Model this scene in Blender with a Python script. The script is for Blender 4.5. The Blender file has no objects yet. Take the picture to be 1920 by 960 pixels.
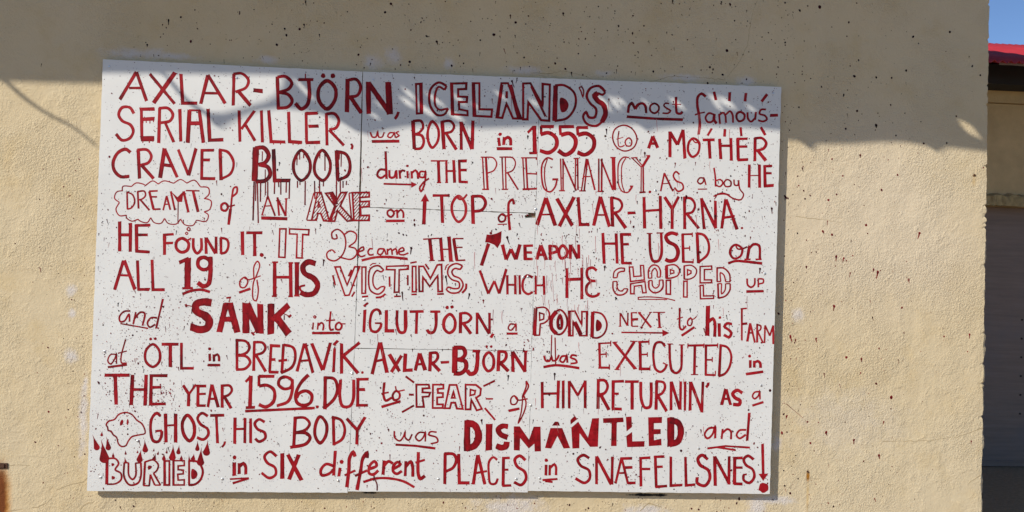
import bpy, math, random
from mathutils import Vector, Matrix
from mathutils.geometry import tessellate_polygon

S = bpy.context.scene
COL = S.collection
RND = random.Random(1596)

# ------------------------------------------------------------------ camera
F = 1450.0                                   # focal length in pixels of a 1920 wide picture
EX = Vector((0.99724744, 0.02870527, 0.06836337))
EY = Vector((-0.02815157, 0.9995627, -0.00904919))
EN = Vector((-0.06859323, 0.00709975, 0.99761945))
CAM = Vector((0.0, -3.697, 1.62))
M3 = Matrix(((EX.x, -EX.y, -EX.z), (EN.x, -EN.y, -EN.z), (-EY.x, EY.y, EY.z)))
cam = bpy.data.cameras.new('camera')
cam.sensor_width = 36.0
cam.lens = F / 1920 * 36.0
cam.clip_end = 3000
cam_o = bpy.data.objects.new('camera', cam)
COL.objects.link(cam_o)
cam_o.matrix_world = Matrix.Translation(CAM) @ M3.to_4x4()
S.camera = cam_o

def P(x, y, d=0.0):
    """point of the upright plane y = -d seen at pixel (x, y) of the photograph"""
    r = M3 @ Vector((x - 960.0, -(y - 480.0), -F))
    t = (-d - CAM.y) / r.y
    return CAM + r * t

BD = 0.032                                   # front of the sign stands this far off the wall
SUN_DIR = (P(1458.3, 938.2, 0) - P(1443.2, 926.2, BD)).normalized()
TO_SUN = -SUN_DIR

# ------------------------------------------------------------------ world, sun, exposure
w = bpy.data.worlds.new('World')
S.world = w
w.use_nodes = True
nt = w.node_tree
bg = nt.nodes['Background']
sky = nt.nodes.new('ShaderNodeTexSky')
sky.sky_type = 'NISHITA'
sky.sun_disc = False
sky.sun_elevation = math.asin(TO_SUN.z)
sky.sun_rotation = math.atan2(TO_SUN.x, TO_SUN.y)
sky.air_density = 0.8
sky.dust_density = 0.0
sky.ozone_density = 4.0
sky.altitude = 1500
nt.links.new(sky.outputs[0], bg.inputs[0])
bg.inputs[1].default_value = 0.088
sl = bpy.data.lights.new('sun', 'SUN')
sl.energy = 3.5
sl.angle = math.radians(0.53)
sl.color = (1.0, 0.95, 0.86)
sun = bpy.data.objects.new('sun', sl)
COL.objects.link(sun)
sun.rotation_euler = SUN_DIR.to_track_quat('-Z', 'Y').to_euler()
sun.location = TO_SUN * 30
S.view_settings.view_transform = 'Standard'
S.view_settings.look = 'None'
S.view_settings.exposure = 0.60
S.view_settings.gamma = 1.0
S.view_settings.use_curve_mapping = False

# ------------------------------------------------------------------ helpers
def mesh_obj(name, verts, faces, mat, parent=None, smooth=False, attr=None):
    me = bpy.data.meshes.new(name)
    me.from_pydata([tuple(v) for v in verts], [], faces)
    if mat:
        me.materials.append(mat)
    if attr is not None:
        a = me.attributes.new('coat', 'FLOAT', 'POINT')
        a.data.foreach_set('value', attr)
    if smooth:
        for p in me.polygons:
            p.use_smooth = True
    o = bpy.data.objects.new(name, me)
    COL.objects.link(o)
    if parent:
        o.parent = parent
    return o

def empty(name, label=None, cat=None, group=None):
    o = bpy.data.objects.new(name, None)
    COL.objects.link(o)
    o.empty_display_size = 0.1
    if label:
        o['label'] = label
    if cat:
        o['category'] = cat
    if group:
        o['group'] = group
    return o

def box(V, Fs, x0, x1, y0, y1, z0, z1):
    b = len(V)
    V += [(x0, y0, z0), (x1, y0, z0), (x1, y1, z0), (x0, y1, z0), (x0, y0, z1), (x1, y0, z1), (x1, y1, z1), (x0, y1, z1)]
    Fs += [[b + i for i in f] for f in ((0, 3, 2, 1), (4, 5, 6, 7), (0, 1, 5, 4), (1, 2, 6, 5), (2, 3, 7, 6), (3, 0, 4, 7))]

def tube(V, Fs, pts, radii, n=7):
    b = len(V)
    for i, p in enumerate(pts):
        a = pts[max(i - 1, 0)]
        c = pts[min(i + 1, len(pts) - 1)]
        t = (c - a).normalized()
        u = t.orthogonal().normalized()
        v = t.cross(u)
        for k in range(n):
            th = 2 * math.pi * k / n
            V.append(p + (u * math.cos(th) + v * math.sin(th)) * radii[i])
    for i in range(len(pts) - 1):
        for k in range(n):
            Fs.append([b + i * n + k, b + i * n + (k + 1) % n, b + (i + 1) * n + (k + 1) % n, b + (i + 1) * n + k])
    Fs.append([b + k for k in range(n)][::-1])
    Fs.append([b + (len(pts) - 1) * n + k for k in range(n)])

def tess(loops):
    """triangles of a 2-D outline (first loop) with holes (others)"""
    polys = [[Vector((x, y, 0)) for x, y in L] for L in loops]
    return tessellate_polygon(polys)

# ---- materials
class N:
    def __init__(s, name):
        s.m = bpy.data.materials.new(name)
        s.m.use_nodes = True
        s.t = s.m.node_tree
        s.b = s.t.nodes['Principled BSDF']
        s.tc = None
    def n(s, kind, **kw):
        o = s.t.nodes.new('ShaderNode' + kind)
        for k, v in kw.items():
            if k.startswith('i_'):
                o.inputs[k[2:].replace('_', ' ')].default_value = v
            else:
                setattr(o, k, v)
        return o
    def l(s, a, b):
        s.t.links.new(a, b)
    def obj(s):
        if not s.tc:
            s.tc = s.n('TexCoord')
        return s.tc.outputs['Object']
    def math(s, op, a, b=None, c=None, clamp=False):
        o = s.n('Math', operation=op, use_clamp=clamp)
        for i, v in enumerate((a, b, c)):
            if v is None:
                continue
            if isinstance(v, (int, float)):
                o.inputs[i].default_value = v
            else:
                s.l(v, o.inputs[i])
        return o.outputs[0]
    def noise(s, scale, detail=3.0, rough=0.55, vec=None, dist=0.0):
        o = s.n('TexNoise')
        o.inputs['Scale'].default_value = scale
        o.inputs['Detail'].default_value = detail
        o.inputs['Roughness'].default_value = rough
        o.inputs['Distortion'].default_value = dist
        s.l(vec if vec else s.obj(), o.inputs['Vector'])
        return o.outputs['Fac']
    def ramp(s, fac, stops):
        o = s.n('ValToRGB')
        e = o.color_ramp.elements
        while len(e) > 1:
            e.remove(e[-1])
        e[0].position, e[0].color = stops[0][0], (*stops[0][1], 1)
        for p, c in stops[1:]:
            k = e.new(p)
            k.color = (*c, 1)
        s.l(fac, o.inputs[0])
        return o.outputs[0]
    def rng(s, v, a, b, c=0.0, d=1.0, smooth=True):
        o = s.n('MapRange')
        o.interpolation_type = 'SMOOTHSTEP' if smooth else 'LINEAR'
        s.l(v, o.inputs[0])
        for i, x in enumerate((a, b, c, d)):
            o.inputs[1 + i].default_value = x
        return o.outputs[0]
    def mix(s, fac, a, b):
        o = s.n('MixRGB')
        for i, v in enumerate((fac, a, b)):
            if isinstance(v, (int, float)):
                o.inputs[i].default_value = v
            elif isinstance(v, tuple):
                o.inputs[i].default_value = (*v, 1)
            else:
                s.l(v, o.inputs[i])
        return o.outputs[0]
    def blob(s, centre, rx, rz, noise, soft=0.5, amp=0.9):
        """soft, ragged patch of wall round a point (x, z)"""
        a = s.n('VectorMath', operation='SUBTRACT')
        s.l(s.obj(), a.inputs[0])
        a.inputs[1].default_value = (centre[0], 0, centre[1])
        m = s.n('VectorMath', operation='MULTIPLY')
        s.l(a.outputs[0], m.inputs[0])
        m.inputs[1].default_value = (1 / rx, 0, 1 / rz)
        L = s.n('VectorMath', operation='LENGTH')
        s.l(m.outputs[0], L.inputs[0])
        d = s.math('ADD', L.outputs['Value'], s.math('MULTIPLY', s.math('SUBTRACT', noise, 0.5), amp * 2))
        return s.rng(d, 1.0 + soft * 0.3, 1.0 - soft, 0, 1)
    def bump(s, h, strength, dist, prev=None):
        o = s.n('Bump')
        o.inputs['Strength'].default_value = strength
        o.inputs['Distance'].default_value = dist
        s.l(h, o.inputs['Height'])
        if prev:
            s.l(prev, o.inputs['Normal'])
        return o.outputs[0]

def plain(name, col, rough=0.7, var=0.12, scale=12.0, metallic=0.0, bump=0.0):
    k = N(name)
    f = k.noise(scale, 5, 0.6)
    c = k.ramp(f, [(0.25, tuple(x * (1 - var) for x in col)), (0.75, tuple(min(1, x * (1 + var)) for x in col))])
    k.l(c, k.b.inputs['Base Color'])
    k.b.inputs['Roughness'].default_value = rough
    k.b.inputs['Metallic'].default_value = metallic
    if bump:
        k.l(k.bump(k.noise(scale * 8, 4), 1.0, bump), k.b.inputs['Normal'])
    return k.m

def xz(x, y, d=0.0):
    p = P(x, y, d)
    return (p.x, p.z)

def plaster_wall():
    k = N('cream_plaster')
    big = k.noise(0.9, 4, 0.6)
    mid = k.noise(5.0, 5, 0.65)
    base = k.ramp(big, [(0.3, (0.612, 0.480, 0.280)), (0.5, (0.636, 0.514, 0.322)), (0.72, (0.650, 0.538, 0.356))])
    base = k.mix(k.rng(mid, 0.48, 0.75, 0, 0.45), base, (0.57, 0.42, 0.20))
    base = k.mix(k.rng(k.noise(38, 4, 0.7), 0.58, 0.78, 0, 0.30), base, (0.50, 0.385, 0.22))
    # white primer smears round the sign
    nz = k.noise(15.0, 6, 0.75)
    tot = None
    for (px, py, rx, rz) in ((255, 100, .15, .022), (320, 105, .10, .015), (500, 112, .05, .022), (700, 116, .045, .035), (738, 104, .035, .04),
                             (843, 120, .03, .025), (980, 132, .085, .022), (1130, 137, .05, .015), (1285, 145, .11, .018), (1398, 152, .05, .025),
                             (1497, 591, .03, .035), (1457, 832, .022, .04), (1448, 938, .12, .02), (1418, 948, .05, .06), (133, 545, .022, .025),
                             (135, 587, .015, .02), (133, 668, .03, .03), (160, 720, .012, .05), (156, 790, .02, .19), (955, 950, .16, .05), (1210, 958, .10, .03),
                             (1590, 790, .25, .15)):
        c = xz(px, py)
        b = k.blob(c, rx * 1.15, rz * 1.15, nz, 0.9, 1.5)
        if (px, py) == (1590, 790):
            b = k.math('MULTIPLY', b, 0.25)
        tot = b if tot is None else k.math('MAXIMUM', tot, b)
    base = k.mix(k.math('MULTIPLY', tot, 0.5), base, (0.66, 0.65, 0.70))
    pale = k.blob(xz(1640, 400), .62, .60, big, 0.9, 1.2)
    base = k.mix(k.math('MULTIPLY', pale, 0.6), base, (0.685, 0.578, 0.43))
    # rust runs: iron stub at the far left, nail in the lower right, spot near the corner
    nr = k.noise(16.0, 5, 0.7)
    c = xz(1, 948)
    r1 = k.blob(c, .052, .20, nr, 0.6, 0.35)
    base = k.mix(k.math('MULTIPLY', r1, 0.95), base, (0.48, 0.20, 0.028))
    r2 = k.blob(xz(0, 940), .034, .185, nr, 0.5, 0.35)
    base = k.mix(r2, base, (0.17, 0.045, 0.009))
    r3 = k.blob(xz(1515, 893), .011, .032, nr, 0.7, 0.4)
    r4 = k.blob(xz(1514, 935), .009, .10, nr, 0.9, 0.5)
    base = k.mix(k.math('MULTIPLY', r4, 0.45), base, (0.55, 0.33, 0.08))
    base = k.mix(r3, base, (0.33, 0.13, 0.01))
    r5 = k.blob(xz(1827, 329), .010, .010, nr, 0.7, 0.5)
    r6 = k.blob(xz(1826, 340), .014, .028, nr, 0.9, 0.5)
    base = k.mix(k.math('MULTIPLY', r6, 0.4), base, (0.55, 0.33, 0.08))
    base = k.mix(r5, base, (0.16, 0.07, 0.015))
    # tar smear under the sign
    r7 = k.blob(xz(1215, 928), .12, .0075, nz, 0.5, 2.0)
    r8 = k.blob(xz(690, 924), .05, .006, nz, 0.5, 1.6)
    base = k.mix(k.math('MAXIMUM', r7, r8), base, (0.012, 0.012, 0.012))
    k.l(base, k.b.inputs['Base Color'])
    k.b.inputs['Roughness'].default_value = 0.85
    k.b.inputs['Specular IOR Level'].default_value = 0.25
    # render relief: trowelled grain, rougher and smoother patches
    rough = k.rng(k.noise(2.3, 5, 0.65), 0.36, 0.66, 0.16, 1.0)
    g1 = k.noise(108, 4, 0.60, dist=0.4)
    g2 = k.noise(260, 3, 0.6)
    g3 = k.noise(7, 3, 0.5)
    h = k.math('MULTIPLY', k.math('ADD', k.math('MULTIPLY', g1, 1.0), k.math('MULTIPLY', g2, 0.30)), rough)
    g4 = k.rng(k.noise(17, 3, 0.6, dist=0.8), 0.5, 0.8, 0, 1)
    h = k.math('ADD', h, k.math('ADD', k.math('MULTIPLY', g3, 0.9), k.math('MULTIPLY', g4, 0.22)))
    k.l(k.bump(h, 1.0, 0.0064), k.b.inputs['Normal'])
    return k.m

def board_white():
    k = N('white_board_paint')
    f = k.noise(2.2, 5, 0.6)
    c = k.ramp(f, [(0.3, (0.69, 0.68, 0.645)), (0.7, (0.74, 0.73, 0.69))])
    dirt = k.rng(k.noise(26, 6, 0.75), 0.60, 0.85, 0, 0.22)
    c = k.mix(dirt, c, (0.50, 0.46, 0.44))
    k.l(c, k.b.inputs['Base Color'])
    k.b.inputs['Roughness'].default_value = 0.5
    k.l(k.bump(k.noise(3.0, 2), 0.5, 0.012), k.b.inputs['Normal'])
    return k.m

def red_paint(name='red_paint'):
    k = N(name)
    a = k.n('Attribute', attribute_name='coat').outputs['Fac']
    sc = k.n('Mapping')
    sc.inputs['Scale'].default_value = (1, 1, 0.35)
    k.l(k.obj(), sc.inputs[0])
    v = k.noise(34, 4, 0.7, vec=sc.outputs[0])
    t = k.math('ADD', a, k.math('MULTIPLY', k.math('SUBTRACT', v, 0.5), 0.85), clamp=True)
    c = k.ramp(t, [(0.0, (0.016, 0.005, 0.006)), (0.15, (0.055, 0.005, 0.008)), (0.35, (0.195, 0.004, 0.007)), (0.55, (0.34, 0.007, 0.013)),
                   (0.78, (0.39, 0.022, 0.026)), (1.0, (0.60, 0.22, 0.20))])
    k.l(c, k.b.inputs['Base Color'])
    k.b.inputs['Roughness'].default_value = 0.55
    k.b.inputs['Specular IOR Level'].default_value = 0.15
    return k.m

M_WALL = plaster_wall()
M_BOARD = board_white()
M_RED = red_paint()
M_WOOD = plain('batten_wood', (0.22, 0.15, 0.09), 0.8, 0.25, 30)
M_STEEL = plain('screw_steel', (0.62, 0.62, 0.62), 0.35, 0.1, 60, 0.85)
M_RUST = plain('rusty_iron', (0.075, 0.030, 0.014), 0.9, 0.5, 60, 0.0, 0.003)
M_DARK = plain('dark_gap', (0.03, 0.024, 0.02), 0.9, 0.4, 40)

def crack_mat():
    return plain('crack_dirt', (0.42, 0.32, 0.18), 0.95, 0.3, 60)

# ------------------------------------------------------------------ ground
def ground():
    k = N('gravel')
    f = k.noise(30, 6, 0.7)
    c = k.ramp(f, [(0.3, (0.31, 0.22, 0.13)), (0.7, (0.47, 0.34, 0.21))])
    k.l(c, k.b.inputs['Base Color'])
    k.b.inputs['Roughness'].default_value = 0.95
    k.l(k.bump(k.noise(60, 5, 0.7), 1.0, 0.02), k.b.inputs['Normal'])
    R = 1500
    o = mesh_obj('ground', [(-R, -R, 0), (R, -R, 0), (R, R, 0), (-R, R, 0)], [[0, 1, 2, 3]], k.m)
    o['kind'] = 'structure'
ground()

# ------------------------------------------------------------------ the plastered building that carries the sign
HB = 4.83
eA, eB = P(1856.5, 60), P(1842.5, 960)
def edge_x(z):
    return eB.x + (eA.x - eB.x) * (z - eB.z) / (eA.z - eB.z)

bld = empty('plaster_building', 'cream plastered building whose sunlit wall carries the painted sign', 'building')
rows = []
z = 0.0
while z < HB:
    rows.append(z)
    z += 0.011 if 0.3 < z < 3.2 else 0.25
rows.append(HB)
V, Fs = [], []
j1 = j2 = 0.0
DEP = 7.0
for i, z in enumerate(rows):
    x = edge_x(z)
    j1 = 0.8 * j1 + RND.gauss(0, 0.0016)
    chip = 0.0
    if RND.random() < 0.09:
        chip = RND.uniform(0.002, 0.009)
    j2 = 0.8 * j2 + RND.gauss(0, 0.0010)
    V += [(-9, 0, z), (x - 0.030 + j2, 0, z), (x - 0.007 + j2 - chip, 0.0006 + chip * 0.3, z), (x + j1 - chip, 0.006 + abs(j2), z), (x + j1 * 0.6, 0.022, z), (x, DEP, z), (-9, DEP, z)]
n = 7
for i in range(len(rows) - 1):
    for k in range(n):
        Fs.append([i * n + k, i * n + (k + 1) % n, (i + 1) * n + (k + 1) % n, (i + 1) * n + k])
Fs.append([(len(rows) - 1) * n + k for k in range(n)])
mesh_obj('wall', V, Fs, M_WALL, bld)
# roof slab of the building, above the frame
V, Fs = [], []
box(V, Fs, -9.1, edge_x(HB) + 0.05, -0.06, DEP + 0.1, HB + 0.002, HB + 0.12)
mesh_obj('roof', V, Fs, plain('roof_felt', (0.08, 0.08, 0.085), 0.9), bld)

# rusty iron stub at the far left edge
V, Fs = [], []
c = P(0, 873, 0.0)
box(V, Fs, c.x - 0.06, c.x + 0.034, -0.004, 0.02, c.z - 0.013, c.z + 0.012)
box(V, Fs, c.x - 0.06, c.x + 0.022, -0.0075, -0.0042, c.z - 0.008, c.z + 0.008)
mesh_obj('iron_stub', V, Fs, M_RUST, bld)
for (px, py, r) in ((1514, 884, .006), (1827, 328, .005)):
    V, Fs = [], []
    c = P(px, py, 0)
    tube(V, Fs, [c + Vector((0, 0.01, 0)), c + Vector((0, -0.004, 0))], [r, r * .8], 8)
    mesh_obj('nail_head', V, Fs, M_RUST, bld)

# ------------------------------------------------------------------ ribbons of paint
CROPS = {'c1': (180, 100, 3.6923), 'c2': (660, 110, 3.6923), 'c3': (1140, 140, 5.3333), 'd1': (190, 190, 3.84), 'd2': (680, 210, 3.84),
         'd3': (1120, 210, 5.0528), 'e1': (190, 330, 3.84), 'e2': (680, 340, 3.84), 'e3': (1120, 340, 5.0528), 'f1': (190, 400, 3.84),
         'f2': (600, 420, 3.84), 'g1': (1080, 430, 4.8), 'h1': (180, 540, 3.84), 'h2': (660, 550, 3.84), 'h3': (1100, 550, 5.0526),
         'i1': (160, 690, 3.84), 'i2': (580, 690, 3.84), 'i3': (980, 690, 3.84), 'j1': (160, 770, 3.84), 'j2': (580, 770, 3.84),
         'j3': (1000, 770, 3.84), 'px': (0, 0, 1.0)}

def catmull(p, closed, step=2.6):
    out = []
    n = len(p)
    segs = n if closed else n - 1
    for i in range(segs):
        if closed:
            a, b, c, d = p[(i - 1) % n], p[i], p[(i + 1) % n], p[(i + 2) % n]
        else:
            a = p[i - 1] if i else p[0] * 2 - p[1]
            b, c = p[i], p[i + 1]
            d = p[i + 2] if i + 2 < n else p[-1] * 2 - p[-2]
        L = (c - b).length
        # centripetal spacing keeps tight turns clean
        def tj(t, u, v):
            return t + max((v - u).length, 1e-4) ** 0.5
        t0 = 0.0
        t1 = tj(t0, a, b)
        t2 = tj(t1, b, c)
        t3 = tj(t2, c, d)
        m = max(2, int(L / step))
        for k in range(m):
            t = t1 + (t2 - t1) * k / m
            A1 = a * ((t1 - t) / (t1 - t0)) + b * ((t - t0) / (t1 - t0))
            A2 = b * ((t2 - t) / (t2 - t1)) + c * ((t - t1) / (t2 - t1))
            A3 = c * ((t3 - t) / (t3 - t2)) + d * ((t - t2) / (t3 - t2))
            B1 = A1 * ((t2 - t) / (t2 - t0)) + A2 * ((t - t0) / (t2 - t0))
            B2 = A2 * ((t3 - t) / (t3 - t1)) + A3 * ((t - t1) / (t3 - t1))
            out.append(B1 * ((t2 - t) / (t2 - t1)) + B2 * ((t - t1) / (t2 - t1)))
    if not closed:
        out.append(p[-1].copy())
    return out

def split_poly(p, w):
    """cut an open polyline into straight brush strokes at its sharp corners"""
    runs, cur = [], [p[0]]
    for i in range(1, len(p)):
        cur.append(p[i])
        if i < len(p) - 1:
            a = (p[i] - p[i - 1]).normalized()
            b = (p[i + 1] - p[i]).normalized()
            if a.dot(b) < 0.8:
                cur[-1] = p[i] + a * (w * 0.45)
                runs.append(cur)
                cur = [p[i] - b * (w * 0.35)]
    runs.append(cur)
    return runs

def densify(p, closed, step=5.0):
    out = []
    n = len(p)
    for i in range(n if closed else n - 1):
        a, b = p[i], p[(i + 1) % n]
        m = max(1, int((b - a).length / step))
        for k in range(m):
            out.append(a + (b - a) * (k / m))
    if not closed:
        out.append(p[-1])
    return out

class Paint:
    """brush marks on an upright plane, gathered into one mesh"""
    def __init__(s, d, h0=0.00010, dh=0.000005, mapper=None):
        s.V, s.F, s.C = [], [], []
        s.d, s.h, s.dh = d, h0, dh
    def put(s, p, h, c):
        s.V.append(P(p.x, p.y, s.d + h))
        s.C.append(c)
        return len(s.V) - 1
    def ribbon(s, pts, w, closed=False, coat=0.5, taper=None, cap=0.12, wob=0.05):
        n = len(pts)
        if n < 2:
            return
        s.h += s.dh
        fade = RND.uniform(-0.12, 0.12)
        rows = []
        r1 = 0.0
        for i in range(n):
            a = pts[(i - 1) % n] if (closed or i) else pts[0]
            b = pts[i]
            c = pts[(i + 1) % n] if (closed or i < n - 1) else pts[-1]
            t1 = (b - a)
            t2 = (c - b)
            t1 = t1.normalized() if t1.length > 1e-6 else t2.normalized()
            t2 = t2.normalized() if t2.length > 1e-6 else t1
            n1 = Vector((-t1.y, t1.x))
            n2 = Vector((-t2.y, t2.x))
            m = n1 + n2
            if m.length < 0.2:
                m = n1
            m.normalize()
            k = min(1.0 / max(m.dot(n1), 0.4), 2.2)
            r1 = 0.6 * r1 + RND.gauss(0, wob)
            hw = w * 0.5 * (1 + r1)
            f = i / max(n - 1, 1)
            if taper:
                hw *= taper[0] + (taper[1] - taper[0]) * f
            L, R = b + m * hw * k, b - m * hw * k
            if not closed and i in (0, n - 1):
                t = (t1 if i else t2)
                L = L + t * RND.uniform(-cap, cap) * w
                R = R + t * RND.uniform(-cap, cap) * w
            hh = s.h + s.dh * 0.7 * f
            cc = coat + fade * (f - 0.5) * 2
            edge = 0.07 if w > 3.0 else 0.0
            rows.append((s.put(L, hh, cc - edge), s.put(b, hh, cc + edge * 0.6), s.put(R, hh, cc - edge)))
        for i in range(n if closed else n - 1):
            A, B = rows[i], rows[(i + 1) % n]
            s.F += [[A[0], A[1], B[1], B[0]], [A[1], A[2], B[2], B[1]]]
    def fill(s, loops, coat=0.5):
        s.h += s.dh
        tr = tess([[(p.x, p.y) for p in L] for L in loops])
        ids = []
        for L in loops:
            for p in L:
                ids.append(s.put(p, s.h, coat + RND.uniform(-0.1, 0.1)))
        for t in tr:
            s.F.append([ids[q] for q in t])
    def dot(s, x, y, r, coat=0.5, n=10, ell=1.0, ang=0.0):
        s.h += s.dh
        ids = []
        for k in range(n):
            a = 2 * math.pi * k / n
            q = r * RND.uniform(0.85, 1.12)
            u, v = q * ell * math.cos(a), q / ell * math.sin(a)
            ids.append(s.put(Vector((x + u * math.cos(ang) - v * math.sin(ang), y + u * math.sin(ang) + v * math.cos(ang))), s.h, coat))
        s.F.append(ids)
    def run(s, crop, width, text, coat=None):
        x0, y0, sc = CROPS[crop]
        base = coat
        for st in text.split('|'):
            st = st.strip()
            if not st:
                continue
            flag = ''
            if st[0] in '~o=#%.Th':
                flag, st = st[0], st[1:]
            pts, wd = [], width * 1.06 / sc + 0.3
            ct = (RND.uniform(0.42, 0.60) if base is None else base + RND.uniform(-0.05, 0.05))
            for tok in st.split():
                if tok[0] == 'w':
                    wd = float(tok[1:]) / sc if flag == 'T' else float(tok[1:]) * 1.06 / sc + 0.3
                elif tok[0] == 'c':
                    ct = float(tok[1:])
                else:
                    q = tok.split(',')
                    if flag == '.':
                        s.dot(x0 + float(q[0]) / sc, y0 + float(q[1]) / sc, float(q[2]) / sc, ct, 14)
                        continue
                    if len(q) == 3:
                        wd = float(q[2]) / sc
                    pts.append(Vector((x0 + float(q[0]) / sc, y0 + float(q[1]) / sc)))
            if flag == '.':
                continue
            wob = 0.035
            if flag == '~':
                s.ribbon(catmull(pts, False), wd, False, ct, wob=wob)
            elif flag == 'o':
                s.ribbon(catmull(pts, True), wd, True, ct, wob=wob)
            elif flag == '=':
                s.ribbon(densify(pts, True), wd, True, ct, wob=wob)
            elif flag == '#':
                s.fill([densify(pts, True, 4)], ct)
            elif flag == '%':
                s.fill([catmull(pts, True)], ct)
            elif flag == 'T':
                a, c, r = pts[0], pts[1], wd
                ax = (a - c).normalized()
                sd = Vector((-ax.y, ax.x))
                L = (a - c).length
                out = []
                for k in range(13):
                    th = math.pi * (1.0 - k / 12.0) + math.pi * 0
                    out.append(c + sd * (r * math.cos(th)) - ax * (r * math.sin(th)))
                bend = RND.uniform(-0.12, 0.12) * r
                out += [c + ax * L * 0.35 + sd * (r * 0.55 + bend), c + ax * L * 0.7 + sd * (r * 0.15 + bend), a, c + ax * L * 0.7 - sd * (r * 0.12 - bend), c + ax * L * 0.35 - sd * (r * 0.55 - bend)]
                s.fill([out], ct)
            elif flag == 'h':
                # pen hatching inside a polygon, lines rising to the right
                u = Vector((0.62, -0.78))
                nn = Vector((0.78, 0.62))
                vals = [p.dot(nn) for p in pts]
                q = min(vals) + 1.5
                while q < max(vals):
                    hits = []
                    for i in range(len(pts)):
                        a, b = pts[i], pts[(i + 1) % len(pts)]
                        da, db = a.dot(nn) - q, b.dot(nn) - q
                        if da * db < 0:
                            hits.append(a + (b - a) * (da / (da - db)))
                    hits.sort(key=lambda p: p.dot(u))
                    for i in range(0, len(hits) - 1, 2):
                        s.ribbon([hits[i], hits[i + 1]], wd, False, ct, wob=0)
                    q += 4.3
            else:
                for rn in split_poly(pts, wd):
                    s.ribbon(densify(rn, False), wd, False, ct, wob=wob)
    def build(s, name, mat, parent):
        if not s.V:
            return None
        # every stroke faces the viewer
        return mesh_obj(name, s.V, s.F, mat, parent, attr=s.C)

# ------------------------------------------------------------------ the sign: sheets on battens
sign = empty('painted_sign', 'large white board sign telling a grim tale in dripping red hand lettering', 'sign')
SHEETS = [
    [(193, 111), (679.3, 134.2), (672.5, 390), (664.5, 653), (651.6, 924.0), (163, 920.5)],
    [(680.6, 134.4), (1012.6, 146), (1004.2, 399.2), (676.1, 387.6)],
    [(675.4, 388.8), (990, 400.2), (990.8, 402.4), (984, 403.8), (985.5, 408.6), (1003.9, 408.2), (996.5, 657.6), (665.0, 652.4)],
    [(664.9, 653.6), (996.4, 658.6), (989.6, 923.2), (652.4, 921.4)],
    [(1013.2, 146.2), (1465, 163), (1443.2, 926.2), (990.2, 920.4), (996.9, 659), (1004.6, 399)],
]
for poly in SHEETS:
    # tiny unevenness along every sawn edge
    pts = []
    pp = [Vector(p) for p in poly]
    for i in range(len(pp)):
        a, b = pp[i], pp[(i + 1) % len(pp)]
        m = max(1, int((b - a).length / 9))
        for k in range(m):
            q = a + (b - a) * (k / m)
            if k:
                q = q + Vector((RND.gauss(0, 0.22), RND.gauss(0, 0.22)))
            pts.append(q)
    T = 0.012
    fr = [P(p.x, p.y, BD) for p in pts]
    bk = [v + Vector((0, T, 0)) for v in fr]
    n = len(fr)
    tri = tess([[(p.x, -p.y) for p in pts]])
    V = fr + bk
    Fs = []
    for t in tri:
        a, b, c = (fr[i] for i in t)
        t = list(t)
        if (b - a).cross(c - a).y > 0:
            t = t[::-1]
        Fs.append(t)
        Fs.append([i + n for i in t[::-1]])
    for i in range(n):
        k = (i + 1) % n
        Fs.append([i, i + n, k + n, k])
    mesh_obj('panel', V, Fs, M_BOARD, sign)
# battens behind the sheets (they hide the wall in the joints)
for (x0, y0, x1, y1) in ((225, 125, 200, 905), (680, 150, 654, 905), (1012, 160, 990, 905), (1430, 180, 1408, 905)):
    V, Fs = [], []
    a, b = P(x0, y0, 0), P(x1, y1, 0)
    hw = 0.035
    for p in (a, b):
        V += [(p.x - hw, -0.001, p.z), (p.x + hw, -0.001, p.z), (p.x + hw, -(BD - 0.0125), p.z), (p.x - hw, -(BD - 0.0125), p.z)]
    Fs = [[0, 1, 5, 4], [1, 2, 6, 5], [2, 3, 7, 6], [3, 0, 4, 7], [0, 3, 2, 1], [4, 5, 6, 7]]
    mesh_obj('batten', V, Fs, M_WOOD, sign)
for (x0, y0, x1, y1) in ((708, 389.5, 978, 400), (700, 654, 965, 657)):
    V, Fs = [], []
    a, b = P(x0, y0, 0), P(x1, y1, 0)
    hw = 0.03
    for p in (a, b):
        V += [(p.x, -0.001, p.z - hw), (p.x, -0.001, p.z + hw), (p.x, -(BD - 0.0125), p.z + hw), (p.x, -(BD - 0.0125), p.z - hw)]
    Fs = [[0, 1, 5, 4], [1, 2, 6, 5], [2, 3, 7, 6], [3, 0, 4, 7], [0, 3, 2, 1], [4, 5, 6, 7]]
    mesh_obj('batten', V, Fs, M_WOOD, sign)
for (px, py) in ((189, 895), (417, 898), (634, 901), (822, 898), (968, 898), (1012, 897), (1310, 841), (1420, 903), (1427, 723), (196, 659), (1434, 513),
                 (444, 146), (258, 827), (1004.5, 392), (990, 519), (683, 562), (1229, 357), (981, 520), (1450, 175), (205, 125), (660, 700), (995, 760), (700, 150)):
    V, Fs = [], []
    c = P(px, py, BD)
    tube(V, Fs, [c + Vector((0, 0.004, 0)), c + Vector((0, -0.0014, 0)), c + Vector((0, -0.0026, 0))], [0.0055, 0.0055, 0.0035], 10)
    mesh_obj('screw', V, Fs, M_STEEL, sign)

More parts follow.
